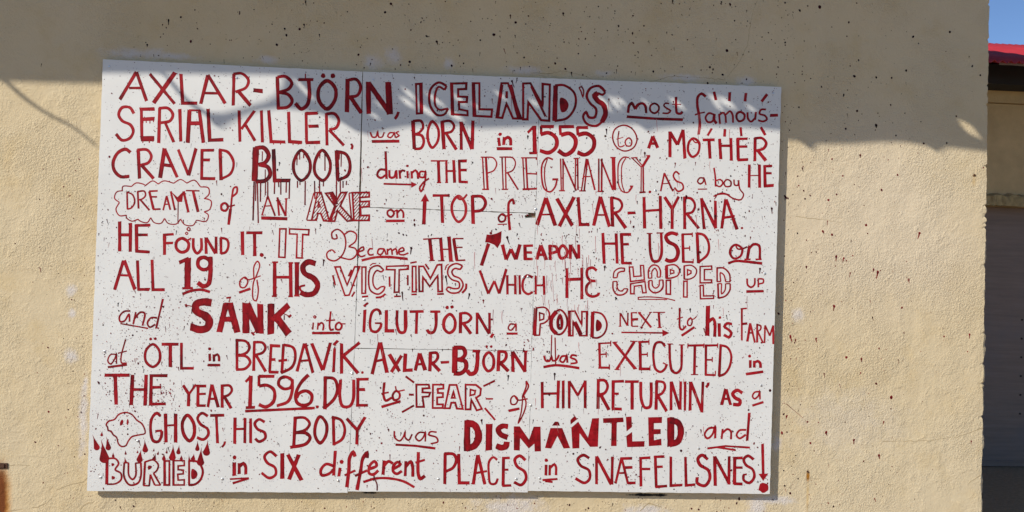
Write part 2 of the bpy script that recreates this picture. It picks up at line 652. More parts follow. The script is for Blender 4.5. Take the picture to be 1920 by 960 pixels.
SEEN = {}
ALLW = []
def W(word, crop, width, text, under=None, coat=None, more=(), label=None):
    p = Paint(BD)
    p.run(crop, width, text, coat)
    for (cr, wd, tx) in more:
        p.run(cr, wd, tx, coat)
    o = p.build('painted_word', M_RED, sign)
    ALLW.append((word, o, label))
    if under:
        nm = under[3] if len(under) > 3 else 'underline'
        if nm in ('paint_drip', 'ray_stroke', 'nail_drawing'):
            sts = [t for t in under[2].split('|')]
            if nm == 'nail_drawing':
                sts = [sts[i] + '|' + sts[i + 1] for i in range(0, len(sts) - 2, 2)] + sts[-2:]
            for i, st in enumerate(sts):
                q = Paint(BD, 0.00028 + 0.000006 * i)
                q.run(under[0], under[1], st, coat)
                q.build(nm if i < 4 or nm != 'nail_drawing' else 'paint_drip', M_RED, o)
        else:
            q = Paint(BD, 0.00027)
            q.run(under[0], under[1], under[2], coat)
            q.build(nm, M_RED, o)
    return o

def DS(name, crop, width, text, coat=None, h0=0.00028):
    for i, st in enumerate(text.split('|')):
        p = Paint(BD, h0 + 0.000006 * i)
        p.run(crop, width, st, coat)
        p.build(name, M_RED, sign)

def D(name, crop, width, text, coat=None, label=None):
    p = Paint(BD)
    p.run(crop, width, text, coat)
    o = p.build(name, M_RED, sign)
    if label:
        o['label'] = label
    return o

# ---- line 1
W('AXLAR', 'c1', 22, '''165,320 280,128 | 280,128 350,330 w20 | 228,240 312,240 w16 | 372,142 545,350 w20 | 548,132 398,345 w28 | 588,142 600,345 700,345 |
 725,350 775,150 w22 | 775,150 895,348 w22 | 748,275 850,277 w16 | 950,362 955,140 w20 | ~950,143 1010,140 1055,185 1040,235 965,268 w18 | 985,262 1070,362 w24 | 1090,255 1155,262 w26 |
 1255,160 1262,382 w22 | ~1255,165 1310,160 1355,205 1335,245 1262,272 w20 | ~1262,270 1330,285 1358,330 1330,370 1255,380 w20 | 1400,182 1505,182 w20 | 1450,140 1450,185 w7 |
 ~1472,180 1477,300 1460,360 1420,385 1380,345 w24 | o1600,190 1655,240 1655,320 1600,385 1545,330 1545,240 w24 | .1572,156,17 | .1640,156,17 |
 1742,178 1737,408 w28 | ~1735,188 1800,180 1832,230 1810,290 1745,303 w20 | 1760,300 1838,415 w26''', coat=0.46,
  more=[('c2', 30, '112,160 116,382 w30 | 112,165 262,378 w32 | 250,160 262,385 w40 | ~322,368 312,395 296,418 w18')])
W("ICELAND'S", 'c2', 13, '''=443,176 482,173 486,377 449,380 w13 | 476,178 480,376 w22 | ~655,188 600,165 545,210 540,320 590,390 640,385 665,345 w15 | ~640,215 600,195 575,250 580,330 610,355 640,350 665,345 w13 | 655,188 640,218 |
 =686,172 792,170 790,210 735,212 735,262 797,265 795,300 740,300 742,350 800,362 800,392 692,384 w14 | 692,174 700,380 w16 | =836,170 882,170 882,350 970,352 965,402 842,396 w14 | 842,170 850,395 w20 |
 =1035,170 1080,170 1172,415 1115,414 1070,312 1040,410 1000,406 w14 | #1062,225 1080,225 1080,275 1062,275 | 1095,180 1155,410 w26 | 1040,180 1010,400 w16 |
 =1185,172 1235,170 1320,325 1320,175 1370,180 1365,430 1310,426 1220,300 1215,420 1185,420 w14 | 1240,190 1340,400 w14 | ~1405,185 1470,185 1540,240 1545,330 1490,410 1402,432 w15 | 1410,185 1403,432 w30 |
 %1443,270 1478,280 1500,320 1480,365 1450,370 | o1574,200 1590,196 1604,225 1598,265 1586,228 w8 |
 ~1755,230 1710,190 1650,205 1625,260 1650,310 1690,350 1680,405 1640,405 1620,370 1600,400 1625,450 1690,465 1745,425 w16 | ~1700,240 1680,255 1700,290 1740,320 1755,380 1730,440 w32 | ~1755,230 1735,250 1700,240 1680,262 w14''', coat=0.44)
W('most', 'c3', 22, '''~200,382 212,310 238,285 272,345 w24 | ~272,345 300,300 345,287 372,310 382,385 w24 | o465,287 508,318 502,362 462,386 424,360 424,312 w18 | ~612,290 575,285 558,308 590,338 625,360 602,385 545,384 w15 |
 ~680,222 682,340 690,383 725,390 745,370 w24 | 640,297 730,297 w8''', ('c3', 24, '188,420 470,440 | 460,440 750,450'), coat=0.42)
W('famous', 'c3', 20, '''~978,220 935,190 900,220 893,300 910,400 w24 | ~910,395 918,500 905,600 w24 c0.8 | ~868,402 920,385 970,375 w13 | ~1062,400 1010,385 975,430 1000,475 1040,470 1065,420 w18 c0.62 | ~1065,390 1060,450 1087,490 w26 |
 1110,390 1120,492 w18 c0.62 | ~1110,405 1150,380 1172,405 1180,482 w18 c0.66 | ~1178,400 1220,365 1245,400 1250,482 w18 c0.62 | o1320,372 1365,400 1355,450 1310,466 1285,430 1290,390 w20 | ~1395,375 1400,440 1430,470 1475,430 w18 | 1480,372 1470,452 w18 |
 ~1580,348 1530,350 1515,390 1570,410 1590,445 1550,468 1500,455 w17 | 1620,408 1700,405 w28''', coat=0.46)
DS('shine_stroke', 'c3', 25, '1060,170 1080,255 | 1218,175 1213,265 | 1380,182 1370,268 c0.68 | 1592,195 1535,270 | 1038,537 995,610 w20 c0.72 | 1170,542 1164,620 w24 c0.65 | 1325,525 1334,615 w22 | 1528,525 1573,605 w24')
# ---- line 2
W('SERIAL', 'd1', 22, '''~235,88 205,45 150,45 125,95 150,140 210,170 230,215 205,265 150,280 105,235 w20 | 288,50 292,270 w20 c0.6 | 275,57 385,55 w24 | 290,130 383,125 w26 | 283,270 382,268 w34 c0.42 | 420,48 413,300 w22 | ~415,50 480,50 515,95 495,140 425,155 w20 | 460,155 522,295 w20 |
 565,55 572,290 w22 c0.6 | 635,60 622,300 w28 c0.42 | 630,64 712,66 w14 | 705,65 735,300 w24 | 640,158 725,158 w28 | 768,55 780,280 878,276 w24 c0.4 |
 300,140 300,158 w6 | 322,140 324,155 w6 | 350,140 350,160 w6 | 375,135 376,150 w6 | 300,280 298,300 w6 | 345,280 345,300 w6 | 372,280 371,292 w6''', coat=0.58)
W('KILLER', 'd1', 20, '''992,65 998,292 | 1103,68 1008,200 | 1035,165 1107,285 | 1152,65 1160,297 w20 | 1205,65 1222,290 1325,293 w22 | 1348,75 1355,290 1445,297 w22 | 1474,80 1478,300 | 1466,88 1557,85 w22 | 1490,180 1565,178 w22 | 1470,298 1575,295 w22 |
 1620,85 1625,318 | ~1618,90 1680,90 1710,140 1690,190 1640,205 w20 | 1640,205 1747,318 w20 | ~1798,305 1808,325 1800,345 w15 | 1240,295 1240,312 w6 c.7 | 1290,297 1290,312 w6 c.7 | 1380,300 1380,315 w6 c.7 | 1420,300 1420,312 w6 c.7''')
W('was', 'd2', 10, '~55,145 70,180 95,180 108,142 115,180 140,180 155,145 | ~225,150 195,150 180,175 200,185 220,165 227,150 236,186 | ~262,140 240,150 262,170 236,185', ('d2', 19, '65,212 264,210'))
W('BORN', 'd2', 20, '''362,62 372,268 w26 | ~360,65 420,65 435,110 405,150 375,162 w17 | ~375,160 425,170 440,215 420,260 370,266 w19 | o500,68 543,120 540,210 500,257 470,200 473,120 w18 | 572,65 586,268 w24 | ~570,70 630,65 658,100 640,140 590,152 w17 | 600,152 675,272 w21 |
 708,70 710,272 w20 | 708,75 787,268 w24 | 794,62 788,268 w22''')
W('in', 'd2', 18, '978,185 986,246 w20 | .990,160,13 | 1020,180 1015,238 w20 | ~1020,198 1045,182 1063,195 1066,242 w20', ('d2', 20, '965,264 1076,264'))
W('1555', 'd2', 22, '''1188,150 1228,108 w16 | 1235,98 1240,298 w28 | 1198,296 1258,296 w16 | 1377,105 1280,105 w22 | 1285,100 1285,162 w18 | ~1280,162 1340,150 1393,190 1393,250 1340,293 1275,278 w26 | 1522,105 1415,106 w22 | 1420,100 1425,168 w18 | ~1425,166 1490,155 1533,200 1518,270 1460,308 1408,278 w28 |
 1622,112 1542,112 w22 | 1545,108 1550,168 w18 | ~1548,166 1610,155 1663,195 1658,265 1600,308 1545,290 w28''')
W('to', 'd3', 12, '~205,180 195,260 205,325 225,330 258,315 w10 | 180,258 245,240 w7 | o300,245 326,275 315,320 275,318 265,275 w12', ('d3', 12, 'o250,125 330,160 375,250 345,335 260,370 180,330 145,240 170,160', 'ring'))
W('A', 'd3', 28, '485,345 525,230 | 525,228 572,340 w28 | 500,300 555,298 w22')
W('MOTHER', 'd3', 26, '''688,430 688,183 w28 | 688,190 760,312 w28 | 760,312 812,168 w26 | 812,168 830,442 w28 | o910,250 963,290 953,390 900,425 860,370 872,280 w22 | ~900,258 930,290 972,285 w11 | 998,265 1112,263 w24 | 1058,270 1068,442 w28 |
 1158,252 1170,447 w27 | 1265,245 1270,462 w25 | 1165,320 1270,320 w22 | 1330,250 1335,455 w27 | 1318,255 1424,253 w22 | 1335,328 1422,327 w22 | 1325,455 1430,450 w24 | 1495,245 1492,467 w26 | ~1488,250 1560,248 1600,295 1575,345 1500,367 w23 | 1520,365 1597,462 w27''')
# ---- line 3
W('CRAVED', 'd1', 22, '''~210,368 175,345 120,370 85,440 95,500 140,542 203,540 w22 c0.42 | 265,345 275,557 w22 | ~260,350 330,350 360,395 340,440 280,462 w20 | 290,460 377,557 w22 | 455,338 423,552 w28 c0.42 | 455,343 547,548 w21 | 435,455 512,466 w22 |
 553,346 628,533 w20 | 682,338 628,535 w22 | 725,350 722,562 w20 | 715,353 812,352 w18 | 725,422 782,422 w20 | 713,555 820,557 w20 | 855,345 862,567 w22 | ~848,348 910,365 952,440 930,520 855,562 w18''')
W('BLOOD', 'd1', 24, '''1113,328 1103,577 w40 | ~1110,337 1170,335 1205,390 1180,440 1130,457 w28 | ~1140,455 1200,475 1215,530 1180,570 1110,577 w28 | 1240,343 1248,570 1362,570 w26 | o1440,352 1500,430 1495,520 1440,570 1392,520 1387,430 w21 | o1590,352 1645,430 1640,520 1595,570 1540,520 1540,430 w21 |
 1694,355 1702,573 w26 | ~1688,360 1760,380 1790,450 1775,530 1700,570 w22 | 1410,380 1408,460 w7 | 1428,360 1428,420 w7 | 1458,370 1456,410 w7 | 1575,365 1572,410 w7 | 1610,370 1610,500 w8 | 1728,380 1726,470 w7 | 1715,370 1712,420 w7 | 1160,360 1158,430 w6 | 1180,490 1180,560 w6''',
  ('e1', 8, '''1100,40 1092,320 w10 | 1112,40 1110,180 w7 | 1123,40 1130,340 w9 | 1147,40 1145,185 w8 | 1182,40 1180,140 w7 | 1198,40 1198,170 w8 | 1248,40 1245,130 w8 | 1275,40 1278,80 w7 | 1292,40 1292,135 w8 | 1332,40 1330,120 w8 | 1355,40 1352,165 w8 | 1412,35 1412,85 w7 | 1430,30 1430,65 w7 |
   1468,35 1466,210 w8 | 1535,35 1537,165 w8 | 1570,30 1572,135 w8 | 1600,30 1598,75 w7 | 1693,35 1692,160 w8 | 1720,35 1720,115 w8 | 1740,35 1740,85 w7 | 1765,35 1763,65 w7''', 'paint_drip'), coat=0.29, label='word BLOOD in darker red with long paint drips')
W('during', 'd2', 14, '''165,283 172,482 w16 | ~168,418 125,415 105,455 130,475 168,452 w15 | ~192,418 197,470 225,470 240,425 w15 | 242,418 246,482 w15 | 265,418 270,480 w15 | ~270,440 285,420 307,427 w13 | 322,425 325,478 w15 | .322,388,10 | 352,425 355,480 w15 | ~353,440 380,420 395,440 399,482 w15 |
 ~450,430 415,430 410,465 440,470 453,430 445,520 420,572 410,550 440,505 478,478 w12''', ('d2', 12, '150,517 360,523 | #348,500 392,522 350,546', 'arrow'))
W('THE', 'd2', 18, '490,352 592,352 w10 | 545,352 550,508 w20 | 533,508 566,508 w8 | 602,348 605,507 w15 | 655,346 662,510 w20 | 605,425 655,425 w14 | 692,505 708,505 w8 | 593,350 612,350 w8 | 593,507 615,507 w8 | 695,348 700,508 w18 | 687,353 750,352 w18 | 700,418 750,418 w18 | 696,502 757,505 w18')
W('PREGNANCY', 'd2', 8, '''863,325 875,555 w9 | 887,325 900,555 w14 | 850,325 900,325 | 860,557 910,557 w9 | ~890,325 940,330 965,370 945,420 900,440 w9 | 1003,325 1012,555 w9 | 1027,325 1032,555 w9 | 985,325 1050,323 | 1000,557 1047,557 | ~1030,325 1080,330 1100,365 1080,420 1032,440 w9 | 1045,440 1120,560 w11 |
 1153,330 1164,555 w9 | 1175,330 1187,555 w12 | 1140,330 1250,330 | 1185,443 1250,446 w10 | 1150,557 1255,552 w12 | 1250,325 1250,345 w7 | 1252,430 1252,452 w7 | ~1370,342 1330,330 1295,370 1290,480 1310,555 1350,575 1385,540 1400,485 w11 | ~1330,337 1312,400 1312,500 1326,562 w8 | 1365,485 1407,485 w14 |
 1425,335 1430,565 w9 | 1443,335 1443,565 w10 | 1440,340 1537,567 w12 | 1533,335 1530,560 w9 | 1547,335 1550,562 w11 | 1518,335 1557,335 | 1413,567 1457,567 | 1575,567 1610,335 w9 | 1595,567 1618,350 w10 | 1618,338 1672,562 w12 | 1590,465 1640,465 w7 | 1558,568 1607,568 |
 1700,335 1700,570 w10 | 1722,335 1720,570 w12 | 1715,340 1802,562 w12 | 1805,330 1812,562 w24 c0.6 | 1783,328 1822,328 | 1690,572 1737,572''',
  more=[('d3', 10, '''~300,432 250,428 205,480 195,600 205,700 240,755 290,760 330,715 w11 | ~270,435 235,500 228,600 235,690 257,757 w9 | ~300,745 330,705 308,705 w14 | 328,435 415,520 w10 | 358,428 427,510 w9 | 492,413 425,522 w22 | 416,520 414,757 w10 | 434,520 436,757 w13 | 398,763 457,758 w15 | 318,435 380,431 w9 | 462,415 500,411 w9 | .498,757,14''')])
W('AS', 'd3', 14, '600,752 635,578 w15 | 634,578 717,752 w16 | 615,680 692,675 w8 | ~778,592 745,565 720,600 745,650 805,680 812,730 765,752 730,715 w15')
W('a', 'd3', 12, '~1015,627 970,625 950,660 975,682 1005,660 1010,630 1030,692 w13', ('d3', 9, '952,731 1040,730'))
W('boy', 'd3', 13, '~1105,528 1118,620 1120,707 w15 | ~1120,690 1160,707 1190,670 1165,640 1125,650 w13 | o1230,640 1265,660 1262,700 1215,705 1200,670 w13 | ~1295,640 1300,690 1330,695 1340,650 w13 | ~1338,645 1350,730 1385,780 1360,830 1290,820 1220,780 1150,780 1100,800 w13 | ~1255,785 1180,765 1110,792 w7 | 1100,800 1130,795 1108,828 w7')
W('HE', 'd3', 26, '1440,498 1438,717 | 1535,496 1538,718 | 1440,603 1535,601 w9 | 1585,503 1590,712 w27 | 1575,515 1657,511 w23 | 1590,580 1652,580 w21 | 1580,702 1672,695 w27', coat=0.45)
# ---- line 4
W('DREAMT', 'e1', 11, '''185,112 188,240 w12 | ~182,115 225,135 240,190 215,230 185,239 w11 | 262,108 268,235 w13 | ~260,112 310,110 318,140 295,165 268,172 w11 | 280,170 347,247 w13 | 345,110 375,237 w17 | 343,110 405,107 w12 | 360,150 402,150 w11 | 370,240 427,238 w12 | 445,247 470,143 w12 | 470,143 497,244 w12 | 450,205 490,202 w9 |
 500,110 530,247 w13 | #503,112 548,152 592,108 582,187 548,187 | 592,110 627,262 w17 | 608,105 707,107 w9 | 660,107 697,260 w20''',
  ('e1', 7, '''~150,105 155,75 220,75 | ~220,72 250,50 305,60 318,70 | ~315,70 370,35 410,58 | ~408,58 450,35 520,52| ~520,52 570,25 615,50 | ~612,52 670,30 712,75 | ~712,78 770,85 775,130 740,165 | ~740,160 790,180 780,240 740,258| ~740,258 770,280 755,325 685,318| ~685,318 660,355 600,350 570,310 |
  ~570,310 540,345 480,340 455,305 | ~455,305 430,340 380,335 355,300 | ~355,300 330,335 280,325 262,310| ~262,312 220,325 180,300 180,280 | ~180,282 130,285 105,240 130,190 | ~130,190 95,160 110,115 155,105 | 553,185 551,338 w6 c.25 | o628,370 640,382 628,394 616,382 w7 | o614,404 623,413 614,422 605,413 w6''', 'thought_cloud'), label='word DREAMT inside a scalloped cloud outline')
W('of', 'e1', 14, 'o890,195 912,220 895,250 868,243 865,208 w15 | ~945,147 975,120 975,80 955,85 942,140 932,240 w13 | 930,238 916,352 w19 | ~900,215 930,218 962,208 w10')
W('AN', 'e1', 11, '1158,278 1198,145 w10 | 1198,145 1252,288 w12 | 1172,217 1227,214 w8 | 1268,153 1280,287 w13 | 1266,155 1327,287 w14 | 1331,163 1328,290 w11 | 1320,165 1342,163 w8 | 1150,280 1170,282 w7', ('e1', 21, '1150,302 1340,308'))
W('AXE', 'e1', 10, '''1478,316 1530,122 w9 | 1478,318 1515,320 w9 | 1530,122 1560,118 w9 | =1557,120 1582,118 1642,325 1600,322 1580,270 1560,270 1548,318 1514,318 w11 | =1563,185 1576,222 1560,224 w9 | h1557,120 1582,118 1642,325 1600,322 1580,270 1560,270 1548,318 1514,318 w4 |
 =1615,125 1665,118 1695,175 1725,120 1765,118 1720,215 1815,320 1770,325 1700,250 1680,325 1640,325 1680,215 w12 | 1655,122 1692,205 w26 | 1690,210 1650,320 w14 | h1615,125 1665,118 1695,175 1725,120 1765,118 1720,215 1815,320 1770,325 1700,250 1680,325 1640,325 1680,215 w4 |
 =1808,120 1928,118 1928,150 1862,155 1862,185 1928,182 1928,220 1865,225 1868,285 1928,283 1928,320 1818,320 w12 | h1808,120 1928,118 1928,150 1862,155 1862,185 1928,182 1928,220 1865,225 1868,285 1928,283 1928,320 1818,320 w4 | 1783,125 1802,318 w9 | 1783,123 1808,120 w8''', coat=0.42, label='word AXE in hatched block capitals')
W('on', 'e2', 12, 'o205,205 226,230 205,257 180,240 180,215 w13 | ~205,203 225,217 247,205 w9 | 248,203 250,264 w13 | ~250,227 275,205 292,225 293,264 w13', ('e2', 17, '168,285 302,284'))
W('TOP', 'e2', 18, '503,102 627,102 w18 | 568,105 575,300 w22 | o690,105 738,160 735,250 690,292 650,240 645,160 w18 c0.68 | ~675,110 700,130 727,122 752,93 w13 c0.62 | 790,103 796,307 w24 | ~786,108 860,112 885,155 860,205 800,217 w20', ('e2', 24, '447,140 440,310 | #417,145 450,88 479,145', 'arrow'))
W('of', 'e2', 13, 'o1005,235 1028,255 1020,285 990,290 978,262 w13 | ~1000,240 1030,250 1077,237 w9 | ~1090,167 1080,132 1055,150 1050,230 1060,352 w17', ('e2', 7, '972,310 1038,308'))
W('AXLAR', 'e2', 24, '''1255,314 1320,118 w25 | 1320,118 1387,320 w25 | 1285,240 1362,238 w11 | 1398,123 1510,320 w25 | 1522,113 1416,324 w25 | 1551,113 1565,312 1634,310 w21 | 1663,320 1712,110 w23 | 1712,110 1777,327 w23 | 1690,242 1750,242 w11 | 1792,110 1800,327 w23 | ~1788,115 1850,135 1868,175 1845,215 1800,227 w16 | 1815,225 1894,337 w24''',
  coat=0.50, more=[('e3', 26, '''285,300 363,298 w25 | 442,148 448,447 w27 | 596,137 602,452 w27 | 445,280 605,270 w22 | 637,148 710,262 w27 | 772,143 710,262 w27 | 710,260 708,452 w27 | 825,143 828,452 w26 | ~818,155 890,165 925,225 900,290 840,307 w22 | 850,310 962,447 w26 | 985,158 1012,452 w25 | 985,162 1122,442 w27 | 1118,183 1120,447 w25 |
   1215,168 1178,447 w26 | 1220,170 1324,457 w27 | 1195,345 1302,330 w22 | .1370,443,12''')])
# ---- line 5
W('HE', 'f1', 22, '132,58 132,274 w23 | 210,68 208,277 w22 | 132,155 210,155 w20 | 252,78 255,282 w23 | 242,88 354,85 w20 | 255,155 334,155 w18 | 245,272 350,279 w20', coat=0.45)
W('FOUND', 'f1', 18, '455,145 455,300 w21 | 448,155 522,150 w17 | 455,215 517,213 w17 | o585,180 628,215 618,265 575,280 540,250 545,200 w21 | ~580,180 610,195 647,180 w13 | ~662,178 665,255 690,288 718,260 720,178 w19 | 752,173 755,292 w19 | 755,176 822,290 w21 | 826,168 826,290 w20 | 860,173 862,292 w20 | ~856,175 905,190 915,235 895,280 858,290 w17')
W('IT', 'f1', 20, '1015,130 1018,300 w23 | 1043,140 1160,140 w19 | 1103,145 1105,304 w21 | 1090,303 1117,303 w10 | .1155,300,15')
W('IT', 'f1', 10, '=1285,112 1330,112 1322,318 1278,315 w11 | =1355,112 1495,118 1492,155 1450,152 1445,322 1405,320 1410,150 1355,148 w11', label='word IT in hollow outlined capitals')
W('Became', 'f1', 10, '''~1690,150 1697,180 1667,182 1660,140 1700,115 1745,150 1760,220 1735,300 1680,342 1630,325 1625,285 1660,263 1685,285 w10 | ~1750,152 1790,128 1835,150 1830,200 1780,240 w10 | ~1780,240 1830,255 1840,290 1800,330 1718,317 w10''',
  ('f2', 17, '~300,262 400,240 500,238 632,252'), more=[('f2', 11, '''~280,200 315,185 310,165 285,180 275,215 295,235 327,225 | ~380,180 360,178 345,200 355,222 387,220 | ~460,180 425,180 415,210 435,222 455,200 462,183 477,223 | 485,178 487,223 | ~487,192 510,178 518,200 520,223 | ~520,192 545,178 553,200 555,223 | ~565,202 605,190 595,170 570,185 570,215 600,222 637,208''')])
W('THE', 'f2', 20, '742,110 857,103 w9 | 790,108 806,264 w23 | 785,265 827,262 w7 | 868,98 881,264 w21 | 928,90 943,268 w25 | 880,182 935,182 w9 | 850,265 897,265 w7 | 928,268 962,268 w7 | 962,105 986,264 w21 | 956,105 1034,105 w9 | 975,168 1027,168 w9 | 980,263 1047,260 w11', coat=0.44)
D('axe_drawing', 'f2', 22, '1214,140 1162,300 w24 | #1188,132 1200,75 1230,78 1270,68 1308,50 1306,95 1303,130 1278,175 1255,150 1218,135 | .1230,66,10', coat=0.40, label='dark red drawing of an axe')
W('WEAPON', 'f2', 22, '1313,148 1340,257 w23 | 1340,257 1375,180 w22 | 1375,180 1410,257 w22 | 1410,257 1440,146 w23 | 1475,148 1478,260 w23 | 1465,158 1534,155 w18 | 1478,205 1527,205 w18 | 1470,252 1532,252 w18 | 1560,257 1590,153 w23 | 1590,153 1630,260 w25 | 1570,222 1615,220 w18 | 1655,150 1658,260 w23 | ~1650,158 1700,165 1705,195 1660,212 w20 | o1748,155 1778,190 1770,235 1735,247 1720,215 1724,180 w20 | 1802,148 1802,252 w20 | 1805,152 1857,250 w22 | 1862,146 1864,250 w20')
W('HE', 'e3', 24, '52,488 65,782 w27 | 178,493 188,780 w26 | 65,590 180,590 w24 | 228,493 240,782 w28 | 218,503 320,503 w25 | 235,597 300,595 w22 | 232,775 327,775 w24')
W('USED', 'e3', 26, '''~495,490 505,690 530,755 575,755 605,700 605,490 w24 | 468,494 522,494 w9 | 560,490 627,488 w9 | ~762,505 700,490 650,520 670,570 740,610 765,670 740,740 680,755 643,738 w33 | 745,490 768,505 w10 | 808,498 815,772 w25 | 798,502 902,500 w17 | 900,483 900,527 w9 | 820,635 877,632 w13 | 875,612 875,657 w9 | 808,763 912,765 w17 | 908,733 908,777 w9 | 945,488 958,777 w28 | ~938,492 1010,510 1055,590 1045,690 953,772 w22''')
W('on', 'e3', 18, 'o1312,600 1372,640 1355,710 1292,730 1257,680 1272,625 w20 | ~1310,605 1330,640 1370,640 1422,620 w14 | 1442,608 1420,737 w25 | ~1435,640 1480,597 1530,607 1540,737 w22 | 1393,739 1452,739 w13 | 1498,739 1557,739 w13', ('e3', 23, '~1238,777 1310,755 1400,760 1562,778'))
# ---- line 6
W('ALL', 'f1', 20, '95,552 160,338 w21 | 165,338 242,550 w23 | 125,445 212,448 w15 | 260,338 268,548 347,548 w20 | 365,333 372,550 457,550 w20')
W('19', 'f1', 26, '560,355 630,325 w26 | 623,322 620,537 w44 | 582,540 660,538 w15 | o742,317 783,350 770,395 730,405 697,378 702,332 w25 | ~785,310 785,440 770,510 735,525 693,498 w31', ('f1', 18, '~583,582 640,560 720,550 782,566'), coat=0.46)
W('of', 'f1', 9, 'o1035,460 1055,490 1030,535 1002,530 1000,485 w10 | ~1030,468 1060,477 1147,450 w8 | ~1098,470 1100,380 1125,345 1140,370 1120,440 1095,500 1095,620 1113,630 1130,560 1120,478 w9', ('f1', 17, '990,571 1074,542'), coat=0.58)
W('HIS', 'f1', 24, '1248,350 1248,597 w25 | 1362,353 1365,597 w25 | 1255,460 1360,460 w19 | 1230,352 1272,352 w11 | 1228,597 1264,597 w11 | 1346,357 1382,357 w11 | 1346,598 1380,598 w11 | 1408,353 1408,592 w29 c0.42 | 1390,357 1427,357 w11 | 1388,593 1427,593 w11 | ~1543,362 1490,350 1452,382 1462,430 1530,470 1558,520 1530,575 1470,585 1433,568 w37 c0.40 | ~1437,560 1430,530 1468,518 w13')
W('VICTIMS', 'f2', 9, '''=108,310 145,308 195,440 250,308 285,308 210,512 180,515 w11 | 92,368 110,442 w12 | 228,328 205,377 w12 | 250,488 228,524 w12 | =302,310 330,310 328,498 302,500 w11 | 302,524 347,520 w12 | ~460,332 420,300 365,320 350,400 365,480 420,505 460,475 467,450 w11 | ~440,347 410,335 385,370 385,440 410,470 440,452 467,450 w10 | 460,330 440,347 w10 |
 ~360,300 380,285 402,285 w7 | ~400,530 440,525 472,503 w13 | =480,305 635,300 635,325 570,330 568,490 535,492 540,330 478,328 w11 | 500,378 502,452 w12 | 632,368 632,442 w12 | 533,522 582,520 w11 | =665,305 690,305 692,488 665,488 w11 | 650,281 697,272 w10 | 658,508 697,506 w11 | =712,305 745,305 795,392 845,295 875,292 880,485 850,487 848,370 790,450 740,380 740,485 715,485 w12 | 758,288 785,327 w12 | 843,505 892,503 w11 |
 ~1025,300 980,285 930,310 920,360 950,400 1000,420 1000,460 960,465 925,455 910,470 940,495 1000,490 1030,440 1010,395 960,370 950,340 970,320 1010,325 1025,300 w11 | ~1053,428 1050,465 1023,497 w14 | ~900,332 910,300 927,290 w7''', label='word VICTIMS in shaking outlined capitals with tick marks')
W('WHICH', 'f2', 15, '1150,333 1212,502 w17 | 1212,502 1255,410 w15 | 1255,410 1290,502 w15 | 1290,502 1342,323 w18 | 1348,368 1350,507 w16 | 1405,368 1406,507 w16 | 1350,437 1405,439 w14 | 1436,368 1440,507 w15 | ~1532,385 1490,370 1462,410 1465,480 1500,505 1532,488 w16 | 1553,373 1553,507 w15 | 1611,373 1615,510 w16 | 1553,442 1612,442 w14')
W('HE', 'f2', 20, '1778,318 1778,534 w20 | 1885,313 1885,542 w20 | 1778,400 1884,396 w20', more=[('g1', 22, '~187,372 150,345 105,360 100,420 130,460 177,465 w23 | ~140,463 97,510 100,580 150,605 200,587 205,568 w23')])
W('CHOPPED', 'g1', 10, '''~437,350 390,350 345,380 335,437 w11 | 335,437 372,434 w10 | ~370,434 378,395 405,380 437,378 w12 | 436,348 436,380 w12 | ~333,470 335,540 365,585 415,590 455,565 466,535 w13 | ~370,470 370,520 385,550 415,555 430,535 w11 | 331,470 372,468 w9 | 430,535 467,535 w10 |
 =480,340 512,338 520,425 585,420 580,325 608,325 615,455 490,470 w12 | =490,490 620,470 632,570 600,572 590,505 525,512 522,580 492,580 w12 | ~652,440 655,360 690,322 735,330 760,375 758,430 w12 | ~682,440 685,375 710,350 730,380 730,430 w11 | 650,440 684,438 w10 | 728,430 760,430 w10 |
 ~655,462 660,535 700,570 750,560 782,520 782,455 w14 | ~685,460 690,510 715,530 745,510 750,458 w11 | 653,462 687,460 w10 | 748,458 784,455 w10 | 814,325 816,442 w26 | ~808,327 890,320 930,360 920,410 870,435 810,442 w12 | =848,362 880,372 882,392 850,402 w11 | =812,460 850,458 850,585 812,582 w13 |
 ~968,330 1040,325 1085,365 1070,420 1020,448 968,447 w11 | 974,328 974,447 w15 | =1003,362 1035,375 1035,395 1003,412 w12 | =970,468 1000,466 1000,610 968,608 w12 | =1117,335 1220,330 1222,360 1155,362 1155,455 1220,455 1220,480 1117,482 w12 | =1117,505 1145,503 1148,600 1240,598 1238,622 1120,625 w12 |
 1270,345 1270,472 w14 | ~1266,347 1330,350 1380,400 1387,472 w13 | ~1302,470 1300,390 1330,410 1348,472 w11 | 1266,470 1304,470 w10 | 1346,472 1389,472 w10 | 1277,490 1282,622 w15 | ~1280,620 1345,600 1385,545 1387,488 w13 | ~1310,490 1311,580 1340,550 1347,490 w10 | 1273,490 1312,488 w10 | 1345,490 1389,488 w10''',
  ('g1', 8, '~560,612 650,608 800,620 892,641 w9 | 560,632 700,630 820,632 w7 | 560,608 560,634 w9'), label='word CHOPPED in outlined capitals cut through the middle')
W('UP', 'g1', 14, '~1540,443 1545,500 1575,522 1605,500 1610,438 w15 | 1640,443 1641,523 w14 | ~1638,445 1685,450 1685,480 1642,492 w13', ('g1', 21, '1532,560 1690,556'))
